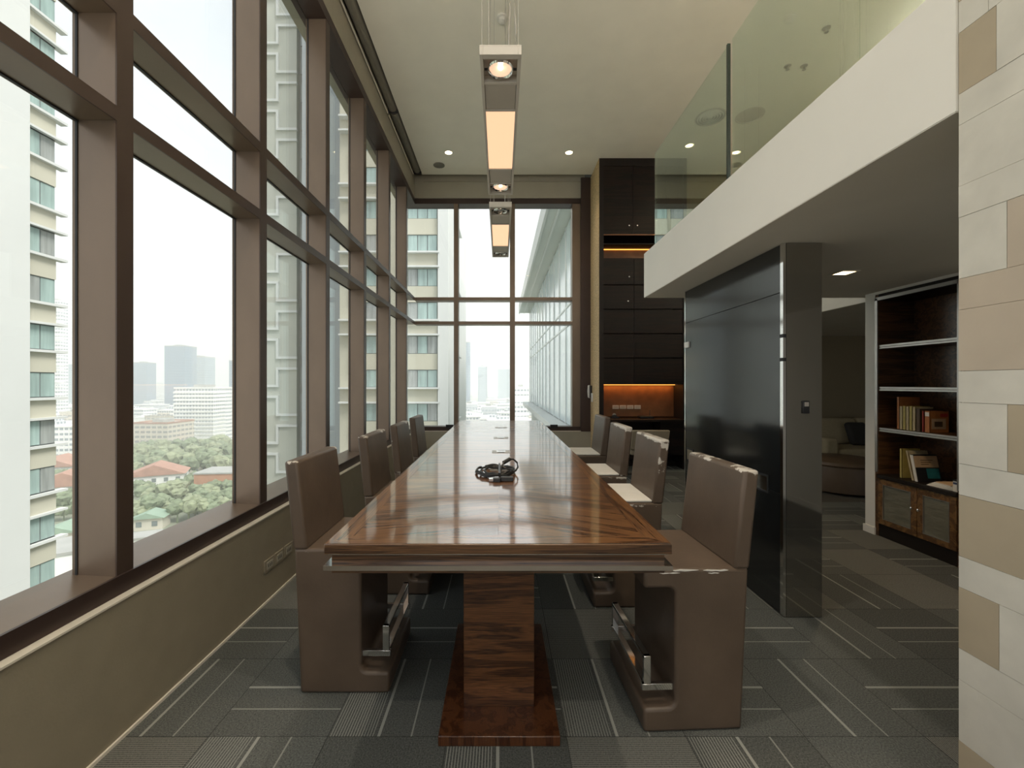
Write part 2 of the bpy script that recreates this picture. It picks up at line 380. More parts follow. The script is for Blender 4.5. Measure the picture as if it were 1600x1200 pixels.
# ================================================================ THE SETTING
CEIL = 5.35; SLAB0 = 2.374; SLAB1 = 2.827; REAR = -5.0; BACK = 8.0; RIGHT = 8.0
XW = -1.58     # room face of low wall
XF = -1.625    # room face of window frames
XG = -1.80     # glass
# floor with carpet tiles
fl = root('floor', (0, 0, 0), 'grey carpet tile floor with pale yarn lines under the table', kind='structure')
mk('floor_slab', bx(-1.95, RIGHT, REAR, BACK + .3, -.25, -.008), 'recess_dark', fl)
tile_me = {}
for k_ in ('rib', 'fine', 'line'):
    q = bx(-.2495, .2495, -.2495, .2495, -.008, 0); me = bpy.data.meshes.new('carpet_tile_' + k_); me.from_pydata(q.v, [], q.f); me.materials.append(MATS['carpet_' + k_]); tile_me[k_] = me
fixed = {(-3, -1): 'fine', (-2, -1): 'rib', (-1, -1): 'line', (0, -1): 'rib', (1, -1): 'fine', (2, -1): 'rib', (3, -1): 'line',
         (-3, 0): 'line', (-2, 0): 'line', (-1, 0): 'rib', (1, 0): 'rib', (2, 0): 'line', (3, 0): 'line', (-3, 1): 'line', (-2, 1): 'line'}
rt = random.Random(3)
for i in range(-3, 11):
    for j in range(-2, 13):
        if j > 6 and i > 6: continue
        kind = fixed.get((i, j)) or rt.choice(['line', 'line', 'rib', 'line', 'fine'])
        turn = 0 if (i + j) % 2 == 1 else R(270)
        inst('carpet_tile', tile_me[kind], (-.224 + .5 * i + .25, 1.77 + .5 * j + .25, 0), fl, turn)
mk('carpet_border', bx(-1.725, -1.59, .77, 8, -.009, -.0005), 'carpet_line', fl)
# ceiling
mk_c = MB().box(-1.45, RIGHT, REAR, 7.83, CEIL, CEIL + .2)
ce = tag(mk('ceiling', mk_c, 'ceiling_paint'), 'high flat beige painted ceiling above the whole room', kind='structure')
tag(mk('trim_1', MB().box(-1.95, -1.40, REAR, 8.3, CEIL + .16, CEIL + .4).box(-1.45, RIGHT, 7.78, 8.3, CEIL + .16, CEIL + .4), 'recess_dark'), 'dark recess of the blind cove around the ceiling edge', kind='structure')
# low walls under the windows
lw = tag(mk('wall_left', bx(-2.0, XW, REAR, BACK, -.25, .575), 'low_wall_paint', bevel=.004), 'low olive beige parapet wall below the tall left windows', kind='structure')
tag(mk('baseboard_left', MB().box(XW, XW + .009, REAR, 7.95, 0, .014), 'pale_trim'), 'thin pale metal skirting line along the left parapet wall', kind='structure')
tag(mk('wall_back', bx(-1.58, 1.70, 7.955, 8.3, -.25, .575), 'pelmet_paint', bevel=.004), 'low beige wall below the far windows', kind='structure')
tag(mk('trim_2', MB().box(XW - .047, XW + .006, REAR, 7.95, .575, .583).box(XW - .04, 1.66, 7.949, 8.0, .575, .583), 'pale_trim'), 'pale narrow ledge capping the low window walls', kind='structure')
# pelmet boards above the windows
tag(mk('trim_3', MB().box(-2.0, -1.62, REAR, 8.0, 4.98, CEIL + .2), 'pelmet_paint'), 'long beige pelmet board above the left windows', kind='structure')
tag(mk('trim_4', MB().box(-1.62, 1.594, 7.98, 8.3, 4.98, CEIL + .2).box(-1.45, 1.594, 7.96, 7.99, 5.285, 5.30), 'pelmet_paint'), 'beige pelmet board above the far windows', kind='structure')

# ---- window_1: the left glazing
w1 = root('window_1', (XF, 2, 0), 'tall bronze framed window wall along the left side', kind='structure')
MY = [-4.63, -3.56, -2.49, -1.42, -.35, .72, 1.79, 2.858, 3.94, 5.035, 6.164, 7.296]
for y in MY:
    mu = mk('mullion', bx(-1.816, XF - .006, y, y + .079, .66, 4.9), 'bronze', w1, bevel=.002)
    mk('mullion_shade_face', bx(XF - .006, XF, y - .001, y + .08, .66, 4.9), 'bronze_shaded', mu)  # darker sheet stands in for shade on the room face
    mk('gasket', bx(-1.80, -1.791, y - .004, y + .083, .66, 4.9), 'gasket', mu)
mk('sill_frame', MB().prism([(-1.86, .575), (XF, .575), (XF, .66), (-1.86, .672)], REAR, BACK, 'y'), 'bronze', w1)
mk('sill_nosing', bx(XF - .001, XF + .012, REAR, BACK, .584, .664), 'bronze_dark', w1)
mk('head_frame', bx(-1.86, XF + .003, REAR, BACK, 4.88, 4.98), 'bronze_dark', w1)
edges = [REAR] + [v for y in MY for v in (y, y + .079)] + [BACK + .18]
for i in range(0, len(edges), 2):
    a, b_ = edges[i], edges[i + 1]
    for z0, z1 in ((2.595, 2.655), (3.05, 3.112)):
        bb = min(b_, BACK)
        tr = mk('transom', bx(-1.816, XF - .006, a, bb, z0, z1), 'bronze', w1, bevel=.002)
        mk('transom_shade_face', bx(XF - .006, XF, a, bb, z0 - .001, z1 + .001), 'bronze_shaded', tr)  # shade on the transom's room face, put in as darker colour
        mk('gasket', bx(-1.80, -1.788, a, bb, z0 - .006, z0 + .001), 'gasket', tr)
    for z0, z1 in ((.66, 2.595), (2.655, 3.05), (3.112, 4.88)):
        mk('glass_pane', bx(-1.812, -1.80, a, b_, z0, z1), 'window_glass', w1)
# ---- window_2: the far glazing
w2 = root('window_2', (0, BACK, 0), 'bronze framed window at the far end behind the table', kind='structure')
MX = [(-.885, -.80), (.18, .275)]
for a, b_ in MX: mk('mullion', bx(a, b_, BACK, 8.196, .66, 4.9), 'bronze', w2, bevel=.004)
mk('jamb', bx(1.36, 1.52, BACK, 8.196, .66, 4.9), 'bronze', w2, bevel=.004)
mk('jamb_trim', bx(1.515, 1.70, 7.94, 8.24, .575, CEIL), 'bronze_dark', w2)
mk('sill_frame', bx(-1.86, 1.60, BACK, 8.24, .575, .66), 'bronze_dark', w2)
mk('head_frame', bx(-1.86, 1.60, BACK, 8.24, 4.88, 4.98), 'bronze_dark', w2)
ex = [XF, -.885, -.80, .18, .275, 1.36]
for i in range(0, 6, 2):
    a, b_ = ex[i], ex[i + 1]
    for z0, z1 in ((2.595, 2.655), (3.05, 3.112)): mk('transom', bx(a, b_, BACK, 8.196, z0, z1), 'bronze', w2, bevel=.003)
    for z0, z1 in ((.66, 2.595), (2.655, 3.05), (3.112, 4.88)):
        mk('glass_pane', bx(a if i else -1.80, b_, 8.18, 8.192, z0, z1), 'window_glass', w2)
for xa in (-1.03, .94): mk('latch', bx(xa, xa + .14, 7.965, 8.0, .63, .70), 'black_plastic', w2)
# ---- window_3: unseen rear glazing added behind the camera (for the daylight that falls on the near faces)
w3 = root('window_3', (0, REAR, 0), 'added rear glazing behind the viewpoint that lets daylight in', kind='structure')
for i in range(10):
    x = -1.8 + i * 1.07; mk('mullion', bx(x, x + .08, REAR - .2, REAR, 0, CEIL), 'bronze', w3)
mk('transom', bx(-1.9, RIGHT, REAR - .2, REAR, 2.4, 2.85), 'bronze', w3)
mk('sill_frame', bx(-1.9, RIGHT, REAR - .2, REAR, -.2, .1), 'bronze', w3)

# ---- mezzanine slab
mz = MB().prism([(1.495, 1.387), (1.96, 1.387), (1.96, -5), (8, -5), (8, 8), (4.0, 8), (4.0, 4.40), (1.495, 4.40)], SLAB0, SLAB1, 'z')
mz = tag(mk('trim_5', mz, 'white_paint'), 'thick white mezzanine slab edge running diagonally overhead', kind='structure')
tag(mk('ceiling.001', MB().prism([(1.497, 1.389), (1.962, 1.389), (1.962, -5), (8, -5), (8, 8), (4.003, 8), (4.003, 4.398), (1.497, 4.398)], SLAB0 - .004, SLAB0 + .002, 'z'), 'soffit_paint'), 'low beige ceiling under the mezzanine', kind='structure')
# right hand outer walls, lounge walls
tag(mk('wall_right', bx(RIGHT, RIGHT + .2, REAR, 8.3, -.25, CEIL + .2), 'soffit_paint'), 'outer right wall beyond the lounge', kind='structure')
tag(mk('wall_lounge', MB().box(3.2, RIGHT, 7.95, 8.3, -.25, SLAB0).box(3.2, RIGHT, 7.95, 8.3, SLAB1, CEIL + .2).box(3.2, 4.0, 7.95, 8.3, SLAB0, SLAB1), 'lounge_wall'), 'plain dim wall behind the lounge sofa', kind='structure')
wb = MB().box(4.05, 4.2, -1.0, 4.25, 0, SLAB0 - .004).box(3.67, 4.2, 4.14, 4.25, 0, SLAB0 - .004).box(3.67, 4.2, -1.0, 3.36, 0, SLAB0 - .004).box(3.67, 4.2, 3.36, 4.14, 2.345, SLAB0 - .004)
wb = tag(mk('wall_bookcase', wb, 'white_paint'), 'white wall with the built in bookcase niche', kind='structure')
tag(mk('baseboard_right', MB().box(3.655, 3.67, 4.13, 4.26, 0, .07).box(3.655, 3.67, -1, 3.36, 0, .07), 'white_paint'), 'white skirting at the foot of the white wall end', kind='structure')

# ---- stone wall on the right, tile by tile
sw = root('wall_stone', (1.85, .6, 0), 'pale stone tile wall at the right edge in mixed cream and tan courses', kind='structure')
mk('backing', bx(1.513, 1.95, -1.0, 1.380, 0, CEIL), 'grout', sw)
rows = []; z = .01
while z < CEIL - .3:
    rows += [(z, z + .2), (z + .2, z + .302)]; z += .302
explicit = {round(2.42, 2): [(1.385, 1.279, 't'), (1.279, .68, 'l')], 1.82: [(1.385, 1.2525, 'l'), (1.2525, .65, 'b')], 1.21: [(1.385, 1.251, 'l'), (1.251, .66, 't')],
            .91: [(1.385, 1.0, 't'), (1.0, .4, 'l')], .61: [(1.385, 1.272, 't'), (1.272, .7, 'l')], 1.52: [(1.385, .9, 'b'), (.9, .3, 'l')], 1.72: [(1.385, .95, 'b'), (.95, .3, 'l')],
            .31: [(1.385, .85, 'l')], 2.12: [(1.385, .8, 'l')], .21: [(1.385, 1.15, 't')], 2.62: [(1.385, 1.3, 'l')], 2.72: [(1.385, 1.33, 't')],
            2.32: [(1.385, .9, 'l')], 2.02: [(1.385, 1.0, 'l')], 1.42: [(1.385, .75, 'l')], 1.11: [(1.385, .95, 'l')], .81: [(1.385, 1.05, 'l')], .51: [(1.385, .8, 'l')]}
NAM = {'l': 'stone_light', 'b': 'stone_beige', 't': 'stone_tan'}
rs = random.Random(11)
for z0, z1 in rows:
    ks = [k for k in explicit if abs(k - z0) < .045]; segs = list(explicit[ks[0]]) if ks else []
    y = segs[-1][1] if segs else 1.385
    while y > -.95:
        l = rs.choice([.3, .45, .6]); segs.append((y, max(-1, y - l), rs.choice('lllbt'))); y -= l
    for ya, yb, c in segs:
        pr = rs.uniform(0, .0012)
        mk('stone_tile', bx(1.502 - pr, 1.514, yb + .0008, ya - .0008, z0 + .0006, z1 - .0006), NAM[c], sw)

# ---- glass balustrade on the slab edge
gb = root('glass_balustrade', (1.54, 3, SLAB1), 'frameless greenish glass balustrade standing on the white mezzanine edge', 'balustrade')
for ya, yb in ((2.862, 4.2), (1.815, 2.795), (1.39, 1.805)):
    gp = mk('glass_panel', bx(1.534, 1.546, ya, yb, SLAB1, 3.76), 'balustrade_glass', gb)
    if ya > 2: mk('polished_edge', bx(1.533, 1.547, ya - .002, ya, SLAB1, 3.76), 'glass_edge', gp)
mk('dark_edge_strip', bx(1.53, 1.55, 2.845, 2.861, SLAB1, 3.77), 'glass_edge', gb)

# ================================================================ OBJECTS
# ---- conference table
T0, T1, TZ, TW = 1.394, 6.03, .95, .575; TXC = -.008
tb = root('conference_table', (TXC, 3.7, 0), 'long glossy rosewood conference table on pedestal legs', 'table')
def tbx(xa, xb, *r): return bx(TXC + xa, TXC + xb, *r)
mk('table_top', tbx(-TW, TW, T0, T1, TZ - .035, TZ - .001), 'rosewood_edge', tb, bevel=.003)
bw = .075
mk('veneer_border', MB().prism([(TXC - TW + .003, T0 + .003), (TXC + TW - .003, T0 + .003), (TXC + TW - bw, T0 + bw), (TXC - TW + bw, T0 + bw)], TZ - .002, TZ + .0004, 'z'), 'rosewood_x', tb)
mk('veneer_border', MB().prism([(TXC - TW + .003, T1 - .003), (TXC + TW - .003, T1 - .003), (TXC + TW - bw, T1 - bw), (TXC - TW + bw, T1 - bw)], TZ - .002, TZ + .0004, 'z'), 'rosewood_x', tb)
for s in (-1, 1):
    mk('veneer_border', MB().prism([(TXC + s * (TW - .003), T0 + .003), (TXC + s * (TW - .003), T1 - .003), (TXC + s * (TW - bw), T1 - bw), (TXC + s * (TW - bw), T0 + bw)], TZ - .002, TZ + .0004, 'z'), 'rosewood_y', tb)
NP = 7; step = (T1 - T0 - 2 * bw) / NP
for k in range(NP):
    ya, yb = T0 + bw + k * step + .0006, T0 + bw + (k + 1) * step - .0006
    for s in (-1, 1):
        q = bx(TXC + .0005, TXC + TW - bw - .0008, ya, yb, TZ - .002, TZ + .0002) if s > 0 else bx(TXC - TW + bw + .0008, TXC - .0005, ya, yb, TZ - .002, TZ + .0002)
        mk('veneer_panel', q, ('rosewood_diag' if s > 0 else 'rosewood_diag_mirror') if k in (0, NP - 1) else 'rosewood_x', tb)
mk('metal_inlay', tbx(-TW + .012, TW - .012, T0 + .012, T1 - .012, TZ - .041, TZ - .034), 'chrome', tb)
mk('apron', tbx(-TW + .018, TW - .018, T0 + .018, T1 - .018, TZ - .105, TZ - .041), 'rosewood_edge', tb, bevel=.002)
cb = MB(); z0, z1 = TZ - .088, TZ - .072; o_, i_ = TW + .002, TW - .020
cb.prism([(TXC - o_, T0 - .002), (TXC + o_, T0 - .002), (TXC + i_, T0 + .02), (TXC - i_, T0 + .02)], z0, z1, 'z')
cb.prism([(TXC - o_, T1 + .002), (TXC + o_, T1 + .002), (TXC + i_, T1 - .02), (TXC - i_, T1 - .02)], z0, z1, 'z')
for s in (-1, 1): cb.prism([(TXC + s * o_, T0 - .002), (TXC + s * o_, T1 + .002), (TXC + s * i_, T1 - .02), (TXC + s * i_, T0 + .02)], z0, z1, 'z')
cbo = mk('chrome_band', cb, 'chrome', tb); cbo['label'] = 'polished chrome band around the table edge'
for y0 in (1.88, 5.05):
    mk('pedestal', bx(TXC - .156, TXC + .158, y0, y0 + .49, .04, TZ - .10), 'rosewood_column', tb, bevel=.003)
    ym = y0 - .16
    mk('base_plate', bx(TXC - .247, TXC + .252, ym, ym + .81, 0, .042), 'rosewood_upright', tb, bevel=.004)
for k, yy in enumerate((2.62, 3.27, 4.11, 5.07)):
    pb = mk('power_box', bx(-.065, .075, yy - .06, yy + .06, TZ, TZ + .0025), 'brushed', tb)
    for d_ in (.025, -.045): mk('socket_slot', bx(-.02, .03, yy + d_, yy + d_ + .02, TZ + .002, TZ + .0035), 'black_plastic', pb)
    mk('socket_face', bx(-.03, .04, yy - .022, yy + .022, TZ + .002, TZ + .004), 'chrome', pb)

# ---- coiled cable
cc = root('coiled_cable', (0, 2.5, TZ), 'coil of black video cable with plugs lying on the table top', 'cable')
def loop(cx, cy, rx, ry, z, a0, a1, n=40, wob=0.0):
    return [(cx + rx * math.cos(a0 + (a1 - a0) * i / n) * (1 + wob * math.sin(5 * i / n * math.pi)), cy + ry * math.sin(a0 + (a1 - a0) * i / n), z + .004 * math.sin(i * .9) + .006 * i / n) for i in range(n + 1)]
for lp in (loop(-.03, 2.50, .115, .15, TZ + .009, .3, 6.4), loop(-.02, 2.47, .10, .13, TZ + .018, 1.2, 7.3, wob=.04), loop(-.04, 2.52, .105, .12, TZ + .014, 2.4, 8.4, wob=-.05), loop(-.015, 2.45, .08, .10, TZ + .022, 0, 6.0)):
    mk('cable_loop', MB().tube(lp, .0058, 8), 'black_plastic', cc, smooth=True)
arch = [(.0, 2.42, TZ + .025), (.005, 2.43, TZ + .05), (.02, 2.45, TZ + .072), (.045, 2.47, TZ + .085), (.075, 2.49, TZ + .083), (.098, 2.50, TZ + .062), (.103, 2.50, TZ + .035), (.09, 2.49, TZ + .015), (.05, 2.47, TZ + .012), (0, 2.45, TZ + .012)]
mk('cable_loop', MB().tube(arch, .0055, 8), 'black_plastic', cc, smooth=True)
mk('plug', MB().tube([(.018, 2.447, TZ + .07), (.055, 2.478, TZ + .086)], .0115, 10), 'black_plastic', cc, smooth=True)
mk('plug', bx(-.04, .0, 2.255, 2.29, TZ + .001, TZ + .022), 'black_plastic', cc, bevel=.003)
mk('plug', bx(.0, .07, 2.275, 2.31, TZ + .001, TZ + .024), 'black_plastic', cc, bevel=.003)
mk('plug_tip', bx(-.062, -.04, 2.262, 2.283, TZ + .005, TZ + .018), 'chrome', cc)
mk('cable_tie', bx(-.012, .0, 2.33, 2.62, TZ + .02, TZ + .036), 'black_plastic', cc)

# ---- chairs
def arc(cx, cz, r, a0, a1, n=5): return [(cx + r * math.cos(R(a0 + (a1 - a0) * i / n)), cz + r * math.sin(R(a0 + (a1 - a0) * i / n))) for i in range(n + 1)]
def make_chair(label, wear, white, foot=True):
    c = root('upholstered_chair', (0, 0, 0), label, 'chair', 'upholstered block chairs along the conference table')
    HW = .245; ml = 'leather_%d' % wear
    prof = [(0, 0), (.425, 0), (.425, .10)] + arc(.325, .135, .035, 270, 180) + arc(.32, .58, .03, 180, 90)[0:] + [(.425, .61), (.425, .69), (-.03, .69)]
    mk('seat_block', MB().prism(prof, -HW, HW, 'y'), ml, c, True, bevel=.014, seg=3)
    mk('backrest', MB().prism([(-.034, .684), (.036, .684), (-.012, 1.108), (-.078, 1.108)], -HW - .001, HW + .001, 'y'), ml, c, True, bevel=.014, seg=3)
    if white:
        sp = mk('seat_pad', MB().box(.035, .415, -HW + .01, HW - .01, .69, .708), 'seat_white', c, True, bevel=.008); sp['label'] = 'bare white seat pad'
    f = bpy.data.objects.new('footrest', None)
    fr = mk('footrest', MB().box(.388, .418, -HW + .02, HW - .02, .296, .312), 'chrome', c, True, bevel=.002); fr['label'] = 'chrome footrest rail'
    bpy.data.objects.remove(f)
    mk('lower_rail', bx(.388, .418, -HW + .02, HW - .02, .178, .192), 'chrome', fr, True, bevel=.002)
    for s in (-1, 1):
        y = s * (HW - .03)
        mk('post', bx(.388, .418, y - .008, y + .008, .19, .312), 'chrome', fr, True, bevel=.001)
        mk('bracket', bx(.285, .425, y - .009, y + .009, .165, .192), 'chrome', fr, True, bevel=.001)
    return c
LW = 'brown leatherette block chair '
chairs = [
    (-.956, 2.26, 0, 1, False, LW + 'nearest on the window side with scuffed top corner'),
    (-.925, 3.20, 0, 1, False, LW + 'second nearest on the window side'),
    (-.905, 3.97, 0, 2, False, LW + 'third from the viewer on the window side with flaking near corner'),
    (-.91, 4.79, 0, 0, False, LW + 'farthest on the window side'),
    (1.022, 2.05, 180 + 2.5, 1, False, LW + 'with brown seat beside the black partition, nearest on the right'),
    (1.04, 3.03, 180, 3, True, LW + 'with white seat pad, nearest of three white seated ones'),
    (1.05, 3.84, 180, 3, True, LW + 'with white seat pad, middle of three white seated ones'),
    (1.13, 4.86, 180, 0, True, LW + 'with white seat pad, farthest of three white seated ones')]
for x, y, a, w_, wh, lb in chairs:
    c = make_chair(lb, w_, wh); c.location = (x, y, 0); c.rotation_euler = (0, 0, R(a))

r1 = bpy.data.objects['upholstered_chair.004']
for k, (xa, xb, zz, hh) in enumerate(((.06, .17, .683, .004), (.19, .31, .686, .0045), (.10, .15, .672, .003), (.27, .36, .675, .003), (.33, .41, .688, .004))):
    pts = [(xa, zz)] + [(xa + (xb - xa) * i / 6, zz - hh * (.4 + .6 * ((i * 7 + k * 3) % 5) / 4)) for i in range(1, 6)] + [(xb, zz + .001)] + [(xb - (xb - xa) * i / 6, zz + hh * (.3 + .7 * ((i * 3 + k) % 4) / 3)) for i in range(1, 6)]
    te = mk('torn_edge', MB().prism(pts, .2435, .2462, 'y'), 'seat_white', r1, True); te['label'] = 'pale torn leatherette edge'
# ---- pendant lights
def pendant(y0, lit_near, lit_far, label):
    L, ZB, H, HW = 1.48, 3.025, .042, .099
    p = root('pendant_light', (0, y0 + L / 2, ZB), label, 'light', 'linear pendant lights over the table')
    fr = MB(); t = .016
    fr.box(-HW, -HW + t, y0, y0 + L, ZB, ZB + H).box(HW - t, HW, y0, y0 + L, ZB, ZB + H)
    cross = [0, .195, .41, 1.07, 1.285, L]
    for i, d in enumerate(cross):
        w_ = .03 if i in (0, 5) else .016
        a = y0 + (d if i < 5 else L - w_) - (0 if i in (0, 5) else w_ / 2)
        fr.box(-HW + t, HW - t, a, a + w_, ZB, ZB + H)
    mk('housing', fr, 'fixture_grey', p, bevel=.0015)
    mk('top_plate', bx(-HW, HW, y0, y0 + L, ZB + H, ZB + H + .004), 'fixture_grey', p)
    for a, b_ in ((.203, .402), (1.078, 1.277)): mk('cover_plate', bx(-HW + t + .003, HW - t - .003, y0 + a + .003, y0 + b_ - .003, ZB + .004, ZB + .012), 'plate_grey', p)
    mk('diffuser', bx(-HW + t, HW - t, y0 + .418, y0 + 1.062, ZB + .006, ZB + .012), 'diffuser_warm', p)
    for yc, lit in ((y0 + .112, lit_near), (y0 + L - .112, lit_far)):
        sl = mk('spot_lamp', MB().lathe([(.058, .030), (.066, .004), (.060, -.004), (.052, .002), (.046, .024)], (0, yc, ZB + .008), 'z', 28, cap=False), 'chrome', p, smooth=True)
        mk('lamp_lens', MB().lathe([(.0005, .02), (.03, .017), (.05, .008), (.051, .012), (.0005, .026)], (0, yc, ZB + .004), 'z', 24), 'lamp_glass' if lit else 'lamp_off', sl, smooth=True)
        if lit: mk('lamp_capsule', MB().lathe([(.0005, -.006), (.010, -.003), (.012, .004), (.0005, .010)], (0, yc, ZB + .018), 'z', 12), 'lamp_core', sl, smooth=True)
        for sx in (-.08, .062): mk('gimbal_pin', bx(sx, sx + .018, yc - .004, yc + .004, ZB + .01, ZB + .018), 'gasket', sl)
        if lit:
            ld = bpy.data.lights.new('spot_bulb', 'SPOT'); ld.energy = 14; ld.color = (1, .72, .45); ld.spot_size = R(70); ld.spot_blend = .6; ld.shadow_soft_size = .05
            lo = bpy.data.objects.new('spot_bulb', ld); COL.objects.link(lo); lo.parent = p; lo.location = (0, yc - y0 - L / 2, -.01)
    for x, y in ((-.088, y0 + .015), (-.056, y0 + .03), (.084, y0 + .015), (-.088, y0 + L - .02), (.084, y0 + L - .02)):
        mk('suspension_wire', MB().tube([(x, y, ZB + H), (x, y, CEIL)], .0014, 5), 'wire_grey', p)
    for x in (.042, .07):
        mk('power_cord', MB().tube([(x + .004 * math.sin(i * 1.9 + x * 90), y0 + .03, ZB + H + (CEIL - ZB - H) * i / 24) for i in range(25)], .003, 6), 'wire_grey', p)
    return p
pendant(1.985, True, True, 'nearer of the two grey linear pendant lights, both spots lit')
pendant(3.70, False, False, 'farther grey linear pendant light with unlit spots before the window')

# ---- ceiling fittings
def downlight(x, y, z, label, power=22, r=.062, col=(1, .78, .5)):
    d = root('downlight', (x, y, z), label, 'light', 'recessed ceiling downlights')
    mk('trim_ring', MB().lathe([(r + .014, 0), (r + .014, -.006), (r, -.008), (r - .006, .002)], (x, y, z), 'z', 28, cap=False), 'white_plastic', d, smooth=True)
    mk('lamp_face', MB().lathe([(r - .004, -.001), (r * .5, -.003), (.001, -.004)], (x, y, z), 'z', 24), 'downlight_glow', d, smooth=True)
    ld = bpy.data.lights.new('downlight_bulb', 'SPOT'); ld.energy = power; ld.color = col; ld.spot_size = R(95); ld.spot_blend = .8; ld.shadow_soft_size = .05
    lo = bpy.data.objects.new('downlight_bulb', ld); COL.objects.link(lo); lo.parent = d; lo.location = (0, 0, -.02)
downlight(-.87, 7.08, CEIL, 'round lit downlight in the high ceiling left of the pendant')
downlight(1.15, 7.08, CEIL, 'round lit downlight in the high ceiling right of the pendant')
downlight(3.07, 6.87, CEIL, 'round lit downlight seen through the glass balustrade')
for k, (x, y) in enumerate(((-.6, 1.2), (1.0, 1.2), (-.6, -1.6), (.9, -1.6), (3.0, 1.2), (3.0, -1.6))):  # unseen ceiling downlights added to brighten the interior
    downlight(x, y, CEIL, 'added round downlight overhead outside the picture, %s of six' % ('first', 'second', 'third', 'fourth', 'fifth', 'sixth')[k], power=80, col=(1, .88, .72))
sd = root('smoke_detector', (.02, 4.465, CEIL), 'cream smoke detector on the ceiling behind the suspension wires', 'smoke detector')
mk('detector_base', MB().lathe([(.060, 0), (.060, -.018), (.054, -.022), (.001, -.022)], (.02, 4.465, CEIL), 'z', 28), 'white_plastic', sd, smooth=True)
mk('detector_head', MB().lathe([(.040, -.02), (.040, -.05), (.030, -.058), (.001, -.06)], (.02, 4.465, CEIL), 'z', 24), 'white_plastic', sd, smooth=True)
def disc(name, x, y, r, label, cat, rings, m='grille_grey'):
    d = root(name, (x, y, CEIL), label, cat)
    mk('rim', MB().lathe([(r, 0), (r, -.008), (r - .015, -.012), (r - .018, 0)], (x, y, CEIL), 'z', 36, cap=False), m if not rings else 'plate_grey', d, smooth=True)
    mk('face', MB().lathe([(r - .016, -.002), (.001, -.003)], (x, y, CEIL), 'z', 36), m if not rings else 'grille_grey', d)
    for k in range(rings):
        rr = (r - .03) * (k + .5) / rings
        mk('cone_ring', MB().lathe([(rr + .018, -.004), (rr + .004, -.022), (rr, -.020), (rr + .012, -.003)], (x, y, CEIL), 'z', 36, cap=False), 'white_plastic', d, smooth=True)
disc('ceiling_speaker', -1.09, 7.49, .10, 'small round grey speaker grille in the ceiling corner by the left window', 'speaker', 0)
disc('air_diffuser', 3.05, 6.14, .21, 'round ringed air diffuser in the ceiling seen through the balustrade', 'air vent', 5)
disc('ceiling_speaker', 3.60, 6.10, .19, 'flat round speaker in the ceiling beside the ringed air diffuser', 'speaker', 0, 'plate_grey')
for x, y, lb in ((3.5, 5.15, 'left of a pair of tiny ceiling sprinklers above the mezzanine'), (3.70, 5.15, 'right of a pair of tiny ceiling sprinklers above the mezzanine'), (3.55, 4.6, 'single ceiling sprinkler nearest the viewer above the mezzanine')):
    s_ = root('sprinkler', (x, y, CEIL), lb, 'sprinkler')
    mk('escutcheon', MB().lathe([(.04, 0), (.036, -.008), (.001, -.009)], (x, y, CEIL), 'z', 20), 'brushed', s_, smooth=True)
    mk('sprinkler_head', MB().lathe([(.010, 0), (.010, -.04), (.022, -.045), (.022, -.048), (.001, -.05)], (x, y, CEIL), 'z', 14), 'brushed', s_, smooth=True)
sq = root('downlight', (2.76, 3.39, SLAB0 - .004), 'square warm recessed downlight under the mezzanine', 'light', 'recessed ceiling downlights')
mk('trim_ring', MB().frame(2.69, 2.83, 3.32, 3.46, SLAB0 - .010, SLAB0 - .004, .016, 'z'), 'soffit_paint', sq)
mk('lamp_face', bx(2.706, 2.814, 3.336, 3.444, SLAB0 - .007, SLAB0 - .004), 'downlight_glow', sq)
ld = bpy.data.lights.new('downlight_bulb', 'SPOT'); ld.energy = 26; ld.color = (1, .76, .5); ld.spot_size = R(100); ld.spot_blend = .8; ld.shadow_soft_size = .05
lo = bpy.data.objects.new('downlight_bulb', ld); COL.objects.link(lo); lo.parent = sq; lo.location = (0, 0, -.02)
# unseen uplighters, invented and added to brighten the ceiling
def added_torchiere(x, y, z, label, power):
    t_ = root('added_floor_lamp', (x, y, z), label, 'lamp', 'added uplighter floor lamps out of view')
    mk('base', MB().lathe([(.16, 0), (.16, .02), (.02, .035), (.001, .036)], (x, y, z), 'z', 24), 'brushed', t_, smooth=True)
    mk('pole', MB().lathe([(.014, .03), (.014, 1.72)], (x, y, z), 'z', 12), 'brushed', t_, smooth=True)
    mk('bowl', MB().lathe([(.02, 1.70), (.14, 1.75), (.20, 1.83), (.195, 1.83), (.13, 1.76), (.001, 1.72)], (x, y, z), 'z', 28, cap=False), 'brushed', t_, smooth=True)
    mk('bulb', MB().lathe([(.001, 1.73), (.05, 1.75), (.05, 1.79), (.001, 1.81)], (x, y, z), 'z', 16), 'downlight_glow', t_, smooth=True)
    ld = bpy.data.lights.new('uplight', 'SPOT'); ld.energy = power; ld.color = (1, .93, .82); ld.spot_size = R(150); ld.spot_blend = .7; ld.shadow_soft_size = .12
    lo = bpy.data.objects.new('uplight', ld); COL.objects.link(lo); lo.parent = t_; lo.location = (0, 0, 1.86); lo.rotation_euler = (R(180), 0, 0)
added_torchiere(-.9, -1.2, 0, 'added unseen metal uplighter floor lamp behind the viewpoint by the window', 330)
added_torchiere(5.8, -2.2, SLAB1, 'added unseen metal uplighter floor lamp up on the mezzanine', 240)
added_torchiere(5.6, 4.0, SLAB1, 'added unseen metal uplighter floor lamp at the far end of the mezzanine', 260)
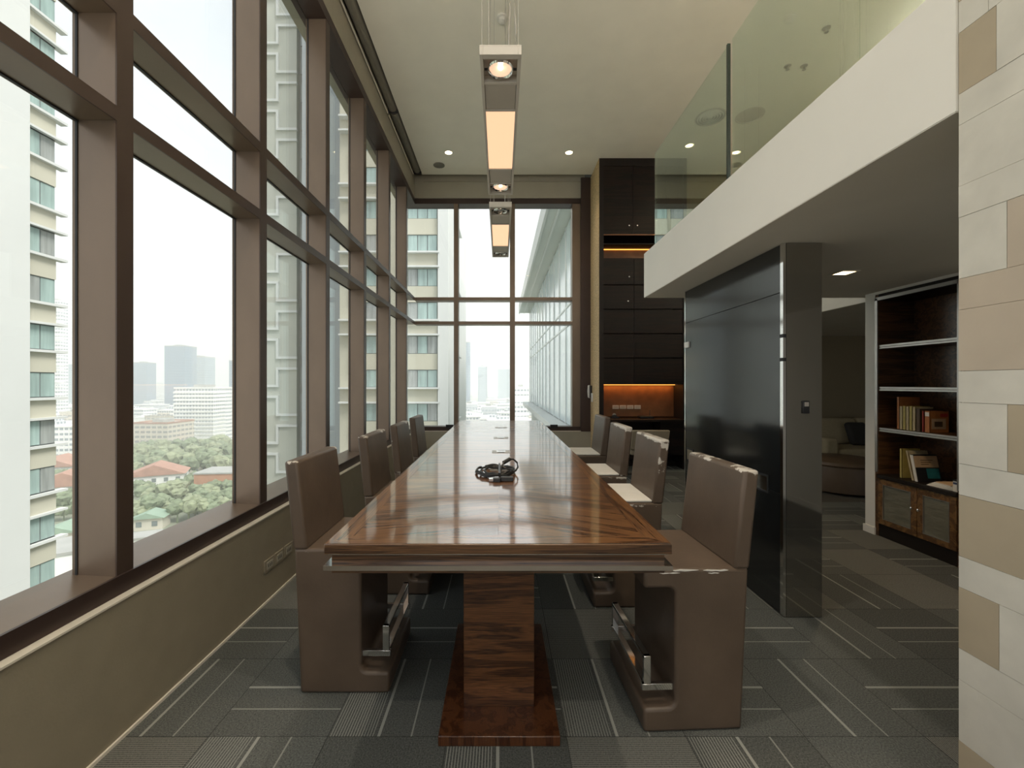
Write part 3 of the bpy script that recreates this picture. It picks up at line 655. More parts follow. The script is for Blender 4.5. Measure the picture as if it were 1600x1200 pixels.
# roller blinds in the cove
for a, b_, lb in ((-4.8, 6.0, 'long rolled grey roller blind in the cove over the left windows'), (6.06, 7.75, 'short rolled roller blind at the far end of the left cove')):
    rb = root('roller_blind', (-1.53, (a + b_) / 2, CEIL), lb, 'blind', 'rolled blinds in the ceiling cove')
    mk('roll', MB().lathe([(.062, a), (.062, b_)], (-1.53, 0, CEIL + .045), 'y', 20), 'tube_fabric', rb, smooth=True)
    mk('hem_bar', bx(-1.606, -1.592, a, b_, CEIL - .035, CEIL - .015), 'pale_trim', rb)
    mk('bracket', bx(-1.60, -1.455, b_, b_ + .012, CEIL - .03, CEIL + .11), 'gasket', rb)

# ---- wall sockets on the parapet
for k, y in enumerate((2.818, 2.945, 3.075)):
    so = root('wall_socket', (XW, y + .06, .2), ('beige double wall socket nearest the viewer on the parapet', 'beige double wall socket in the middle of three on the parapet', 'beige double wall socket closest to the near chair back')[k], 'socket', 'sockets on the left parapet')
    mk('cover_plate', bx(XW, XW + .009, y, y + .12, .205, .29), 'low_wall_paint', so, bevel=.003)
    mk('socket_face', bx(XW + .008, XW + .012, y + .022, y + .098, .222, .272), 'pelmet_paint', so, bevel=.001)
    for d_ in (.035, .055, .075): mk('socket_slot', bx(XW + .011, XW + .013, y + d_, y + d_ + .006, .237, .257), 'gasket', so)

# ---- tall dark cabinet wall at the far right
CX0, CX1, CY = 1.70, 3.20, 7.26
cab = root('wall_cabinet', (2.45, CY + .4, 0), 'tall dark wood cabinet wall with glowing shelf niches and built in desk', 'cabinet')
sp = mk('side_panel', bx(CX0, CX0 + .075, CY, 7.94, 0, CEIL), 'dark_wood_plain', cab)
cl = mk('side_cladding', bx(CX0 - .006, CX0 + .0, CY + .012, 7.94, 0, CEIL), 'woven_gold', cab); cl['label'] = 'golden textured cladding on the cabinet side'
mk('side_panel', bx(CX1 - .06, CX1, CY, 7.94, 0, CEIL), 'dark_wood_plain', cab)
XA, XB = CX0 + .075, CX1 - .06
mk('back_panel', bx(XA, XB, 7.70, 7.76, 0, CEIL), 'cabinet_wood', cab)
mk('top_rail', bx(XA, XB, CY, 7.7, 5.22, CEIL), 'dark_wood_plain', cab)
def cdoor(x0, x1, z0, z1, knob=None):
    d = mk('door', bx(x0 + .003, x1 - .003, CY + .012, CY + .034, z0 + .003, z1 - .003), 'cabinet_wood', cab)
    if knob is not None: mk('knob', MB().lathe([(.006, 0), (.006, -.015), (.012, -.02), (.012, -.026), (.001, -.03)], (knob, CY + .012, z0 + .13), 'y', 12), 'chrome', d, smooth=True)
mid = 2.28
cdoor(XA, mid, 4.06, 5.22, mid - .07); cdoor(mid, 2.85, 4.06, 5.22, mid + .07); cdoor(2.85, XB, 4.06, 5.22)
mk('shelf', bx(XA, XB, CY + .01, 7.7, 4.025, 4.06), 'cabinet_wood', cab)
mk('shelf', bx(XA, XB, CY + .05, 7.7, 3.885, 3.905), 'cabinet_wood', cab)
lx = mk('led_strip', bx(XA + .005, XB - .005, CY + .30, CY + .32, 3.872, 3.884), 'led_warm', cab); lx['label'] = 'warm glowing strip light'
mk('lit_edge_tint', bx(XA, XB, CY + .005, CY + .012, 4.028, 4.046), 'led_panel', cab)  # glow on the shelf edge put in as a warm coloured strip
mk('niche_back', bx(XA, XB, 7.58, 7.70, 3.62, 3.88), 'led_panel', cab)
for z0, z1, kn in ((3.18, 3.62, mid - .07), (2.76, 3.17, mid - .09), (2.34, 2.75, None), (1.92, 2.33, None), (1.49, 1.91, None)):
    cdoor(XA, mid + .02, z0, z1, kn); cdoor(mid + .02, XB, z0, z1)
mk('shelf', bx(XA, XB, CY + .01, 7.7, 3.615, 3.635), 'cabinet_wood', cab)
mk('shelf', bx(XA, XB, CY + .01, 7.7, 1.46, 1.49), 'cabinet_wood', cab)
lx = mk('led_strip', bx(XA + .005, XB - .005, CY + .33, CY + .37, 1.448, 1.459), 'led_warm', cab); lx['label'] = 'warm glowing strip light'
mk('niche_back', bx(XA, XB, 7.66, 7.71, .88, 1.46), 'led_panel', cab)
mk('desk_top', bx(XA, XB, CY - .12, 7.7, .83, .865), 'cabinet_wood', cab)
mk('desk_drawer', bx(2.75, XB, CY + .0, 7.6, .25, .83), 'cabinet_wood', cab)
mk('plinth', bx(XA, XB, CY + .3, 7.7, 0, .08), 'dark_wood_plain', cab)
for z_, zc in ((3.872, 1.0), (1.45, 1.1)):
    ld = bpy.data.lights.new('strip_glow', 'AREA'); ld.shape = 'RECTANGLE'; ld.size = 1.3; ld.size_y = .03; ld.energy = zc; ld.color = (1, .42, .10)
    lo = bpy.data.objects.new('strip_glow', ld); COL.objects.link(lo); lo.parent = cab; lo.location = (0, CY + .335 - (CY + .4), z_ - .006)
for k in range(4):
    x = 2.03 + k * .132
    so = root('wall_socket', (x + .055, 7.655, 1.02), 'grey socket plate over the desk, number %s of four from the window' % ('one', 'two', 'three', 'four')[k], 'socket', 'row of sockets above the built in desk')
    mk('cover_plate', bx(x, x + .115, 7.650, 7.66, 1.015, 1.085), 'fixture_grey', so, bevel=.002)
    mk('socket_face', bx(x + .02, x + .095, 7.647, 7.652, 1.03, 1.07), 'plate_grey', so)
rbx = root('network_box', (2.55, 7.45, .865), 'low black network box on the built in desk', 'electronics')
mk('case', bx(2.44, 2.68, 7.36, 7.54, .867, .905), 'black_plastic', rbx, bevel=.006)
mk('antenna', MB().tube([(2.66, 7.53, .9), (2.665, 7.54, 1.0)], .005, 8), 'black_plastic', rbx)
tpm = root('tape_dispenser', (2.0, 7.4, .865), 'small dark tape dispenser at the window end of the desk', 'stationery')
mk('dispenser_body', MB().prism([(1.94, .866), (2.08, .866), (2.08, .885), (2.05, .90), (2.02, .925), (1.97, .925), (1.94, .90)], 7.37, 7.42, 'y'), 'black_plastic', tpm, bevel=.004)
mk('tape_roll', MB().lathe([(.03, -.012), (.03, .012), (.018, .012), (.018, -.012)], (1.99, 7.39, .925), 'y', 18), 'white_plastic', tpm, smooth=True)
# intercom
it = root('intercom_phone', (1.694, 7.85, 1.2), 'white wall intercom with black handset on the golden cabinet side', 'intercom')
mk('base_plate', bx(1.672, 1.694, 7.72, 7.80, 1.14, 1.30), 'white_plastic', it, bevel=.006)
mk('handset', MB().prism([(1.63, 1.22), (1.66, 1.20), (1.672, 1.26), (1.664, 1.32), (1.672, 1.40), (1.66, 1.45), (1.63, 1.44), (1.622, 1.33)], 7.85, 7.90, 'y'), 'white_plastic', it, bevel=.008)
mk('handset_inner', bx(1.655, 1.694, 7.80, 7.885, 1.22, 1.44), 'black_plastic', it, bevel=.006)

# ---- desk chair in front of the built-in desk
dc = root('desk_chair', (2.2, 6.35, 0), 'low beige padded swivel desk chair before the dark cabinet', 'chair')
mk('back_pad', MB().prism([(6.20, .50), (6.26, .50), (6.17, .80), (6.11, .80)], 1.90, 2.46, 'x'), 'beige_pad', dc, bevel=.02, seg=3)
mk('seat', bx(1.92, 2.44, 6.22, 6.72, .42, .50), 'beige_pad', dc, bevel=.025, seg=3)
for s in (-1, 1):
    x = 2.18 + s * .30
    mk('armrest', MB().tube([(x, 6.25, .45), (x, 6.22, .66), (x, 6.60, .66), (x, 6.62, .45), (2.18, 6.5, .40)], .014, 8), 'black_plastic', dc, smooth=True)
mk('gas_lift', MB().lathe([(.028, .08), (.028, .42)], (2.18, 6.47, 0), 'z', 14), 'black_plastic', dc, smooth=True)
for k in range(5):
    a = R(72 * k + 20); lg = mk('leg', MB().tube([(2.18, 6.47, .10), (2.18 + .29 * math.cos(a), 6.47 + .29 * math.sin(a), .07)], .016, 8), 'black_plastic', dc, smooth=True)
    mk('castor', MB().lathe([(.028, -.015), (.028, .015)], (2.18 + .29 * math.cos(a), 6.47 + .29 * math.sin(a), .03), 'x', 12), 'black_plastic', lg, smooth=True)

# ---- black gloss partition
PX, PY0, PY1 = 1.79, 2.67, 4.10
pt = root('gloss_partition', (PX + .12, 3.4, 0), 'free standing black gloss partition with chrome edges under the mezzanine', 'partition')
mk('core', bx(PX + .012, 2.03, PY0 + .01, PY1, 0, SLAB0 - .006), 'black_plastic', pt)
ZJ1, ZJ0 = 2.06, .775
for z0, z1 in ((.006, ZJ0 - .002), (ZJ0 + .002, ZJ1 - .002), (ZJ1 + .002, SLAB0 - .008)):
    mk('black_panel', bx(PX, PX + .013, PY0 + .03, PY1 - .02, z0, z1), 'black_gloss', pt, bevel=.001)
for ya, yb in ((PY0, PY0 + .028), (PY1 - .02, PY1)):
    cs = mk('chrome_strip', bx(PX - .004, PX + .014, ya, yb, .005, SLAB0 - .008), 'chrome', pt); cs['label'] = 'polished vertical edge strip'
ep = mk('end_panel', bx(PX + .016, 2.03, PY0 - .002, PY0 + .01, .004, SLAB0 - .007), 'dark_mirror', pt); ep['label'] = 'dark mirror end panel'
for z_ in (1.62, 1.77): mk('clip', bx(PX - .006, PX + .014, PY0 - .003, PY0 + .03, z_, z_ + .022), 'gasket', pt)
for ya, yb in ((2.82, 2.97), (3.92, 4.06)):
    h = mk('recessed_handle', MB().frame(PX - .005, PX + .004, ya, yb, .745, .865, .012, 'x'), 'gasket', pt)
    mk('handle_plate', bx(PX - .003, PX + .0, ya + .012, yb - .012, .757, .853), 'chrome', h)
mk('clip', bx(PX - .012, PX, 4.0, 4.09, 1.82, 1.875), 'white_plastic', pt)
sw2 = root('thermostat', (1.95, PY0 - .003, 1.33), 'small dark controller on the mirror end of the partition', 'switch')
mk('case', bx(1.905, 1.945, PY0 - .014, PY0 - .002, 1.29, 1.37), 'black_plastic', sw2, bevel=.003)
mk('display', bx(1.912, 1.938, PY0 - .0155, PY0 - .0135, 1.335, 1.362), 'plate_grey', sw2)

# ---- bookcase
BX = 3.67; BY0, BY1 = 3.36, 4.14
bc = root('bookcase', (BX + .19, 3.75, 0), 'built in dark wood bookcase with silver shelf edges and two panelled doors', 'bookcase')
mk('back_panel', bx(4.02, 4.05, BY0, BY1, 0, 2.345), 'shelf_wood', bc)
for a, b_ in ((BY0, BY0 + .035), (BY1 - .035, BY1)):
    sd_ = mk('side_panel', bx(BX + .004, 4.02, a, b_, 0, 2.345), 'shelf_wood', bc)
    mk('silver_edge', bx(BX - .006, BX + .004, a + .004, b_ - .004, .62, 2.31), 'silver_edge', sd_)
tp = mk('top_panel', bx(BX + .004, 4.02, BY0 + .035, BY1 - .035, 2.28, 2.345), 'dark_wood_plain', bc)
mk('silver_edge', bx(BX - .006, BX + .004, BY0 + .004, BY1 - .004, 2.285, 2.315), 'silver_edge', tp)
for z_ in (1.815, 1.41, 1.015):
    sh = mk('shelf', bx(BX + .02, 4.02, BY0 + .035, BY1 - .035, z_, z_ + .034), 'shelf_wood', bc)
    mk('silver_edge', MB().box(BX + .008, BX + .02, BY0 + .036, BY1 - .036, z_, z_ + .014).box(BX + .008, BX + .02, BY0 + .036, BY1 - .036, z_ + .019, z_ + .036), 'silver_edge', sh)
mk('counter', bx(BX - .015, 4.02, BY0 + .03, BY1 - .03, .565, .60), 'dark_wood_plain', bc, bevel=.003)
mk('plinth', bx(BX + .01, 4.02, BY0, BY1, 0, .12), 'dark_wood_plain', bc)
DM = 3.72
for a, b_, kn in ((BY0 + .035, DM, DM - .03), (DM, BY1 - .035, DM + .03)):
    d = mk('door', MB().frame(BX - .004, BX + .018, a + .003, b_ - .003, .125, .560, .055, 'x'), 'door_wood', bc, bevel=.002)
    mk('relief_inset', bx(BX + .002, BX + .012, a + .057, b_ - .057, .18, .505), 'relief_panel', d)
    mk('inset_bead', MB().frame(BX - .006, BX + .004, a + .054, b_ - .054, .176, .509, .006, 'x'), 'silver_edge', d)
    mk('knob', MB().lathe([(.005, 0), (.005, -.014), (.012, -.018), (.012, -.024), (.001, -.028)], (BX - .004, kn, .37), 'x', 14), 'chrome', d, smooth=True)
mk('fill', bx(BX + .03, 4.02, BY0 + .035, BY1 - .035, .12, .565), 'dark_wood_plain', bc)
# books
mat('book_orange', (.45, .17, .05), .25, 20, rough=.5); mat('book_cream', (.55, .45, .27), .2, 40, rough=.6, stretch=(1, 1, .4)); mat('book_red', (.45, .05, .03), .1, 12, rough=.5)
mat('book_yellow', (.50, .40, .12), .15, 20, rough=.5); mat('paper', (.78, .76, .70), .04, 20, rough=.8); mat('book_tan', (.60, .42, .25), .12, 25, rough=.5)
mat('book_teal', (.03, .20, .22), .5, 9, rough=.4); mat('book_black', (.02, .02, .022), .2, rough=.4); mat('label_navy', (.03, .05, .12), .1, rough=.5); mat('book_brown', (.10, .06, .03), .2, 15, rough=.5)
def book(y0, y1, z0, h, depth, cover, label, lean=0, x0=None, extra=None):
    x0 = BX + .06 if x0 is None else x0
    b_ = root('book', (x0 + depth / 2, (y0 + y1) / 2, z0), label, 'book', 'books on the bookcase')
    def sh(v): return [(p[0], p[1] + lean * (p[2] - z0), p[2]) for p in v]
    q = MB().box(x0, x0 + .004, y0, y1, z0, z0 + h).box(x0, x0 + depth, y0, y0 + .003, z0, z0 + h).box(x0, x0 + depth, y1 - .003, y1, z0, z0 + h); q.v = sh(q.v)
    mk('cover', q, cover, b_)
    q = MB().box(x0 + .004, x0 + depth - .004, y0 + .003, y1 - .003, z0 + .003, z0 + h - .003); q.v = sh(q.v); mk('pages', q, 'paper', b_)
    if extra: extra(b_, sh)
    return b_
Z3 = 1.052
book(3.95, 3.975, Z3, .30, .19, 'book_orange', 'tall orange brown book at the far end of the middle shelf')
cols = ['book_cream', 'book_yellow', 'book_cream', 'book_yellow', 'book_cream']
for k in range(5):
    y = 3.92 - k * .031
    book(y, y + .029, Z3, .215 + .004 * (k % 2), .16, cols[k], 'cream patterned volume, number %s of five counted from the tall orange book' % ('one', 'two', 'three', 'four', 'five')[k])
book(3.755, 3.79, Z3, .20, .15, 'book_brown', 'dark brown book between the cream volumes and the red spine')
book(3.722, 3.737, Z3, .185, .15, 'book_red', 'thin red spined book on the middle shelf')
def ex1(b_, sh):
    q = MB().box(BX + .075, BX + .20, 3.669, 3.6705, Z3 + .03, Z3 + .12); q.v = sh(q.v); mk('cover_print', q, 'book_tan', b_)
    q = MB().box(BX + .10, BX + .17, 3.6682, 3.6695, Z3 + .05, Z3 + .095); q.v = sh(q.v); mk('cover_print', q, 'book_brown', b_)
    q = MB().box(BX + .15, BX + .215, 3.669, 3.6705, Z3 + .135, Z3 + .165); q.v = sh(q.v); mk('cover_print', q, 'book_red', b_)
    q = MB().box(BX + .058, BX + .0595, 3.675, 3.71, Z3 + .14, Z3 + .175); mk('spine_label', q, 'paper', b_)
book(3.67, 3.715, Z3, .185, .165, 'book_orange', 'thick orange boxed book with printed cover at the near end', extra=ex1)
Z4 = .602
book(3.925, 3.948, Z4, .27, .17, 'book_yellow', 'slim upright yellow book standing alone on the counter')
book(3.81, 3.832, Z4, .26, .18, 'book_cream', 'leaning cream spined book on the counter', lean=.23)
def ex2(b_, sh):
    x0 = BX + .04
    q = MB().box(x0 + .006, x0 + .215, 3.7565, 3.758, Z4 + .125, Z4 + .225); q.v = sh(q.v); mk('cover_print', q, 'book_tan', b_)
    q = MB().box(x0 + .10, x0 + .21, 3.7565, 3.758, Z4 + .03, Z4 + .115); q.v = sh(q.v); mk('cover_print', q, 'book_teal', b_)
    for k in range(3):
        q = MB().box(x0 + .06, x0 + .17 - .02 * k, 3.7555, 3.757, Z4 + .185 - .018 * k, Z4 + .190 - .018 * k); q.v = sh(q.v); mk('cover_print', q, 'book_brown', b_)
    q = MB().box(x0 - .001, x0 + .0045, 3.757, 3.780, Z4 + .003, Z4 + .232); q.v = sh(q.v); mk('white_spine', q, 'paper', b_)
book(3.758, 3.779, Z4, .235, .22, 'book_black', 'leaning black book with tan and teal cover facing the room', lean=.2, x0=BX + .04, extra=ex2)
pp = root('paper_stack', (BX + .12, 3.55, Z4), 'loose stack of white papers on the bookcase counter', 'papers')
for k in range(7): mk('sheet', MB().prism([(BX + .02 + .006 * math.sin(k * 2), 3.44 + .004 * k), (BX + .24, 3.43 + .006 * math.cos(k)), (BX + .23, 3.66 - .01 * k), (BX + .01 + .005 * k, 3.65 - .008 * k)], Z4 + .006 * k, Z4 + .006 * k + .0055, 'z'), 'paper' if k < 6 else 'book_tan', pp)
pbx = root('document_box', (BX + .08, 3.43, Z4), 'white document box with navy label beside the papers', 'box')
mk('box_body', bx(BX + .01, BX + .20, 3.398, 3.437, Z4, Z4 + .085), 'paper', pbx, bevel=.002)
mk('box_lid', bx(BX + .008, BX + .202, 3.397, 3.438, Z4 + .085, Z4 + .098), 'book_black', pbx)
mk('box_label', bx(BX + .0085, BX + .0102, 3.402, 3.433, Z4 + .06, Z4 + .076), 'label_navy', pbx)

# ---- lounge: sofa, cushion, ottoman
so = root('sofa', (6.2, 7.3, 0), 'beige fabric sofa in the dim lounge behind the bookcase wall', 'sofa')
mk('arm', bx(5.2, 5.42, 6.75, 7.7, .06, .60), 'sofa_cloth', so, bevel=.05, seg=3)
mk('arm', bx(7.2, 7.42, 6.75, 7.7, .06, .60), 'sofa_cloth', so, bevel=.05, seg=3)
mk('seat_base', bx(5.42, 7.2, 6.80, 7.7, .06, .26), 'sofa_cloth', so, bevel=.02)
for a in (5.43, 6.32): mk('seat_cushion', bx(a, a + .87, 6.78, 7.45, .26, .42), 'sofa_cloth', so, bevel=.05, seg=3)
for a in (5.43, 6.32): mk('back_cushion', MB().prism([(7.36, .42), (7.6, .42), (7.68, .86), (7.48, .86)], a, a + .87, 'x'), 'sofa_cloth', so, bevel=.06, seg=3)
mk('back_frame', bx(5.2, 7.42, 7.62, 7.80, .06, .78), 'sofa_cloth', so, bevel=.03)
for fx in (5.28, 7.34):
    for fy in (6.82, 7.7): mk('foot', bx(fx - .03, fx + .03, fy - .03, fy + .03, 0, .07), 'black_plastic', so)
cu = tag(mk('cushion', MB().prism([(7.14, .44), (7.26, .42), (7.40, .78), (7.30, .82)], 5.98, 6.32, 'x'), 'cushion_dark', bevel=.05, seg=3), 'dark cushion leaning on the beige lounge sofa', 'cushion')
ot = root('ottoman', (4.78, 5.95, 0), 'round brown leather ottoman in front of the lounge sofa', 'ottoman')
mk('body', MB().lathe([(.001, .01), (.46, .012), (.485, .03), (.49, .33), (.475, .37), (.001, .372)], (4.78, 5.95, 0), 'z', 40, cap=False), 'ottoman_leather', ot, smooth=True)
mk('top_cushion', MB().lathe([(.001, .36), (.485, .362), (.50, .385), (.485, .42), (.40, .435), (.001, .44)], (4.78, 5.95, 0), 'z', 40, cap=False), 'ottoman_leather', ot, smooth=True)

# ================================================================ OUTSIDE
GZ = -48.5
# ---- own building's glass wing beyond the far window
wg = root('glass_wing', (4.2, 35, -1.2), 'pale glass curtain wall wing of this building receding outside the far window', 'building')
WX, Y0, Y1 = 4.2, 12.0, 60.0
mk('wing_body', bx(WX + .2, 14, 8.6, Y1, GZ, EYE + 10), 'wing_soffit', wg)
ys = [Y0 + 3 * k for k in range(17)]
for k in range(16):
    for z0, z1 in ((-2.6, 3.6), (3.6, 4.8), (4.8, 10)):
        mk('wing_pane', bx(WX, WX + .12, ys[k] + .06, ys[k + 1] - .06, EYE + z0 + .06, EYE + z1 - .06), 'wing_glass', wg)
for y in ys: mk('wing_mullion', bx(WX - .06, WX + .2, y - .06, y + .06, EYE - 2.6, EYE + 10), 'wing_metal', wg)
for z_ in (3.6, 4.8): mk('wing_transom', bx(WX - .05, WX + .2, Y0, Y1, EYE + z_ - .06, EYE + z_ + .06), 'wing_metal', wg)
mk('wing_eave', MB().box(2.75, 6, 9.0, Y1 + .2, EYE + 10, EYE + 10.6), 'wing_soffit', wg)
mk('eave_edge', MB().box(2.6, 2.75, 9.0, Y1 + .3, EYE + 9.9, EYE + 11.2).box(3.3, 3.42, 9.0, Y1, EYE + 9.92, EYE + 10), 'tower_white', wg)
mk('ledge', bx(3.2, 4.5, 12.0, Y1, EYE - 3.1, EYE - 2.6), 'tower_white', wg)

# ---- neighbouring tower beside the left bays (windows face the room)
def panes_x(parent, x, ya, yb, z0, z1, n, mats, rnd):
    """window facing +X: frame part with pane sub-parts"""
    w = mk('window', bx(x - .25, x - .12, ya, yb, z0, z1), 'window_frame_dark', parent); d = (yb - ya) / n
    for k in range(n): mk('pane', bx(x - .13, x - .09, ya + k * d + .05, ya + (k + 1) * d - .05, z0 + .06, z1 - .06), rnd.choice(mats), w)
def panes_y(parent, y, xa, xb, z0, z1, n, mats, rnd):
    w = mk('window', bx(xa, xb, y + .12, y + .25, z0, z1), 'window_frame_dark', parent); d = (xb - xa) / n
    for k in range(n): mk('pane', bx(xa + k * d + .05, xa + (k + 1) * d - .05, y + .09, y + .13, z0 + .06, z1 - .06), rnd.choice(mats), w)
rw = random.Random(5)
TM = ['pane_teal', 'pane_teal', 'pane_teal', 'pane_grey']
ta = root('apartment_tower', (-36, 25, GZ), 'white and beige apartment tower close outside the nearest left window', 'building')
AX = -30.7
mk('tower_body', bx(-46, AX - .25, 14, 29.25, GZ, EYE + 48), 'tower_beige', ta)
mk('pier', bx(AX - .3, AX + .35, 25.5, 27.25, GZ, EYE + 48), 'tower_white', ta)
mk('pier', bx(AX - .3, AX + .1, 14, 25.5, GZ, EYE + 48), 'tower_grey', ta)
for k in range(-6, 10):
    zc = EYE + k * 3.2 - .1
    panes_x(ta, AX, 27.3, 29.2, zc - .85, zc + .85, 2, TM, rw)
    mk('spandrel', bx(AX - .26, AX - .02, 27.25, 29.2, zc + .85, zc + 2.35), 'tower_beige', ta)
    mk('sill', bx(AX - .25, AX + .25, 27.2, 29.75, zc - 1.02, zc - .85), 'tower_white', ta)
    if k % 2: mk('sill', bx(AX - .25, AX + .25, 27.2, 29.75, zc + .85, zc + 1.0), 'tower_white', ta)
# ---- tower with raised fretwork
tf = root('fretwork_tower', (-23.5, 50, GZ), 'pale grey tower wall with raised white fretwork pattern', 'building')
FY = 46.0
mk('tower_body', bx(-27, -22.2, FY, 58, GZ, EYE + 48), 'tower_greige', tf)
mk('side_strip', bx(-20.95, -20.2, FY - .1, 58, GZ, EYE + 48), 'tower_grey', tf)
mk('recess', bx(-22.2, -20.9, FY + .6, 58, GZ, EYE + 48), 'tower_recess', tf)
def zf(py): return EYE + (599 - py) / 660 * FY
def strip(xa, xb, za, zb): mk('relief_strip', bx(xa, xb, FY - .22, FY + .02, za, zb), 'tower_white', tf)
P = 89 / 660 * FY; t = .13
for k in range(-4, 8):
    o_ = k * P
    zA, zB, zC, zD = zf(514) + o_, zf(487) + o_, zf(531) + o_, zf(559) + o_
    strip(-27, -24.1, zA - t, zA + t); strip(-24.35, -24.1, zA + t, zB - t); strip(-24.35, -22.1, zB - t, zB + t)
    strip(-27, -24.1, zC - t, zC + t); strip(-24.35, -24.1, zD + t, zC - t); strip(-24.35, -22.1, zD - t, zD + t)
    for q in (0, 1):
        zz = zf(600) + o_ + q * P / 2
        mk('louvre_window', bx(-22.0, -21.1, FY + .5, FY + .62, zz, zz + 2.0), 'pane_grey', tf)
# ---- tower facing the far left corner
tcw = root('apartment_tower', (-10, 46, GZ), 'cream apartment tower with teal windows seen through the far corner panes', 'building')
CYY = 40.0
mk('tower_body', bx(-15.3, -4.6, CYY + .2, 54, GZ, EYE + 48), 'tower_beige', tcw)
mk('link', bx(-20.2, -15.3, CYY + 3, 54, GZ, EYE + 48), 'tower_grey', tcw)
mk('pier', bx(-5.9, -4.9, CYY - .3, 41, GZ, EYE + 48), 'tower_white', tcw)
mk('pier', bx(-4.9, -4.4, CYY + .1, 54.1, GZ, EYE + 48), 'tower_white', tcw)
mk('pier', bx(-10.6, -9.0, CYY - .05, 41, GZ, EYE + 48), 'tower_beige', tcw)
for k in range(-4, 10):
    zc = EYE + k * 3.2 + .45
    for xa, xb, n in ((-14.3, -13.1, 1), (-12.75, -10.7, 2), (-8.8, -6.0, 3)):
        panes_y(tcw, CYY, xa, xb, zc - .85, zc + .85, n, TM, rw)
        mk('spandrel', bx(xa, xb, CYY + .0, CYY + .26, zc + .85, zc + 2.35), 'tower_beige', tcw)
        zz = zc - .98 if k % 2 == 0 else zc + .86
        mk('sill', bx(xa - (.9 if n == 1 else .1), xb + .25, CYY - .45, CYY + .2, zz, zz + .16), 'tower_white', tcw)
    if k % 2: mk('balcony_slab', bx(-5.0, -4.1, CYY + 1, CYY + 5, zc - 1, zc - .75), 'tower_white', tcw)

# ---- ground and city far below
tag(mk('ground_outside', bx(-3500, 2500, -100, 4200, GZ - 1, GZ), 'city_ground'), 'hazy green and grey city ground far below', kind='structure')
def at(px, D): return (px - 782) / 660 * D
def tower(label, x0, x1, ytop, D, m, depth=None, name='city_tower', roof=None, cat='building', group=None, bands=0):
    xa, xb = at(x0, D), at(x1, D); zt = EYE + (599 - ytop) / 660 * D; d = depth or (xb - xa) * .8
    b_ = root(name, ((xa + xb) / 2, D + d / 2, GZ), label, cat, group)
    mk('tower_body', bx(xa, xb, D, D + d, GZ, zt), m, b_)
    w_ = xb - xa
    mk('roof_plant', bx(xa + w_ * .3, xa + w_ * .62, D + d * .3, D + d * .7, zt, zt + max(2.5, w_ * .10)), 'roof_grey', b_)
    mk('parapet', MB().frame(xa - .2, xb + .2, D - .2, D + d + .2, zt - .2, zt + 1.0, .6, 'z'), roof or 'wall_white', b_)
    for k in range(bands):
        zz = GZ + 4 + k * (zt - GZ - 5) / bands
        mk('floor_band', bx(xa - .5, xb + .5, D - .5, D + d * .5, zz, zz + 1.3), 'wall_white', b_)
    return b_
tower('white banded apartment slab, tallest near block in the second window bay', 272, 333, 607, 350, 'facade_white', 30, bands=13)
tower('dark blue high tower rising behind the white apartment slab', 257, 289, 541, 560, 'facade_blue', roof='roof_grey')
tower('steel blue stepped tower right of the dark blue one', 290, 320, 558, 640, 'facade_steel', roof='roof_grey')
tower('blue tower at the left edge of the second window bay', 206, 229, 567, 640, 'facade_blue', roof='roof_grey')
tower('narrow blue tower at the right edge of the second window bay', 358, 380, 564, 560, 'facade_blue', roof='roof_grey')
tower('tall slender pale striped tower behind the near apartment tower', 76, 93, 470, 420, 'facade_white', bands=30)
tower('pale blue tower in the nearest window bay', 103, 123, 569, 640, 'facade_steel')
tower('slim blue tower in the middle pane of the far window', 718, 734, 535, 600, 'facade_blue', roof='roof_grey')
tower('pointed steel tower right of the slim blue one in the far window', 747, 761, 573, 760, 'facade_steel')
tower('broad hazy tower in the middle pane near the centre mullion', 778, 797, 577, 860, 'facade_steel')
tower('white banded apartment block beside the glass wing', 804, 826, 606, 330, 'facade_white', 20, bands=10)
tower('cream low block with orange roof in the second window bay', 208, 262, 662, 300, 'facade_cream', 26, roof='roof_red')
tower('pale office block behind the cream orange roofed one', 225, 262, 640, 520, 'facade_pale')
tower('low grey block right of the banded slab', 345, 376, 648, 470, 'facade_pale')
tower('cream block behind the striped tower', 93, 124, 645, 360, 'facade_cream', roof='wall_cream')
tower('grey slab at the horizon left of the banded slab', 236, 254, 600, 1200, 'facade_pale')
tower('low pale office block under the slim blue tower', 722, 745, 632, 420, 'facade_pale')
tower('grey mid rise block right of the far window centre', 752, 776, 636, 380, 'facade_pale')
def house(label, px, py, w_, d, h, wallm, roofm, rz=0.0, name='house'):
    D = (EYE - GZ - 4) / ((py - 599) / 660); x = at(px, D)
    b_ = root(name, (x, D, GZ), label, 'house', rz=rz)
    mk('walls', bx(-w_ / 2, w_ / 2, -d / 2, d / 2, 0, h), wallm, b_, True)
    mk('roof', MB().prism([(-w_ / 2 - .8, h), (w_ / 2 + .8, h), (0, h + w_ * .22)], -d / 2 - .8, d / 2 + .8, 'y') if roofm != 'roof_grey' else bx(-w_ / 2 - .3, w_ / 2 + .3, -d / 2 - .3, d / 2 + .3, h, h + .6), roofm, b_, True)
    n = max(2, int(w_ // 4))
    for k in range(n):
        for q in range(max(1, int(h // 4))):
            xx = -w_ / 2 + (k + .5) * w_ / n
            mk('window', bx(xx - .8, xx + .8, -d / 2 - .12, -d / 2 + .02, 1.2 + q * 3.8, 2.9 + q * 3.8), 'window_frame_dark', b_, True)
house('white villa with red hipped roof among trees in the second bay', 246, 752, 22, 14, 8, 'wall_white', 'roof_red', .5)
house('orange brick block at the right of the second bay', 348, 760, 16, 14, 11, 'wall_orange', 'roof_grey', .1)
house('long grey roofed house behind the red roofed villa', 270, 727, 34, 14, 6, 'wall_cream', 'roof_grey', .2)
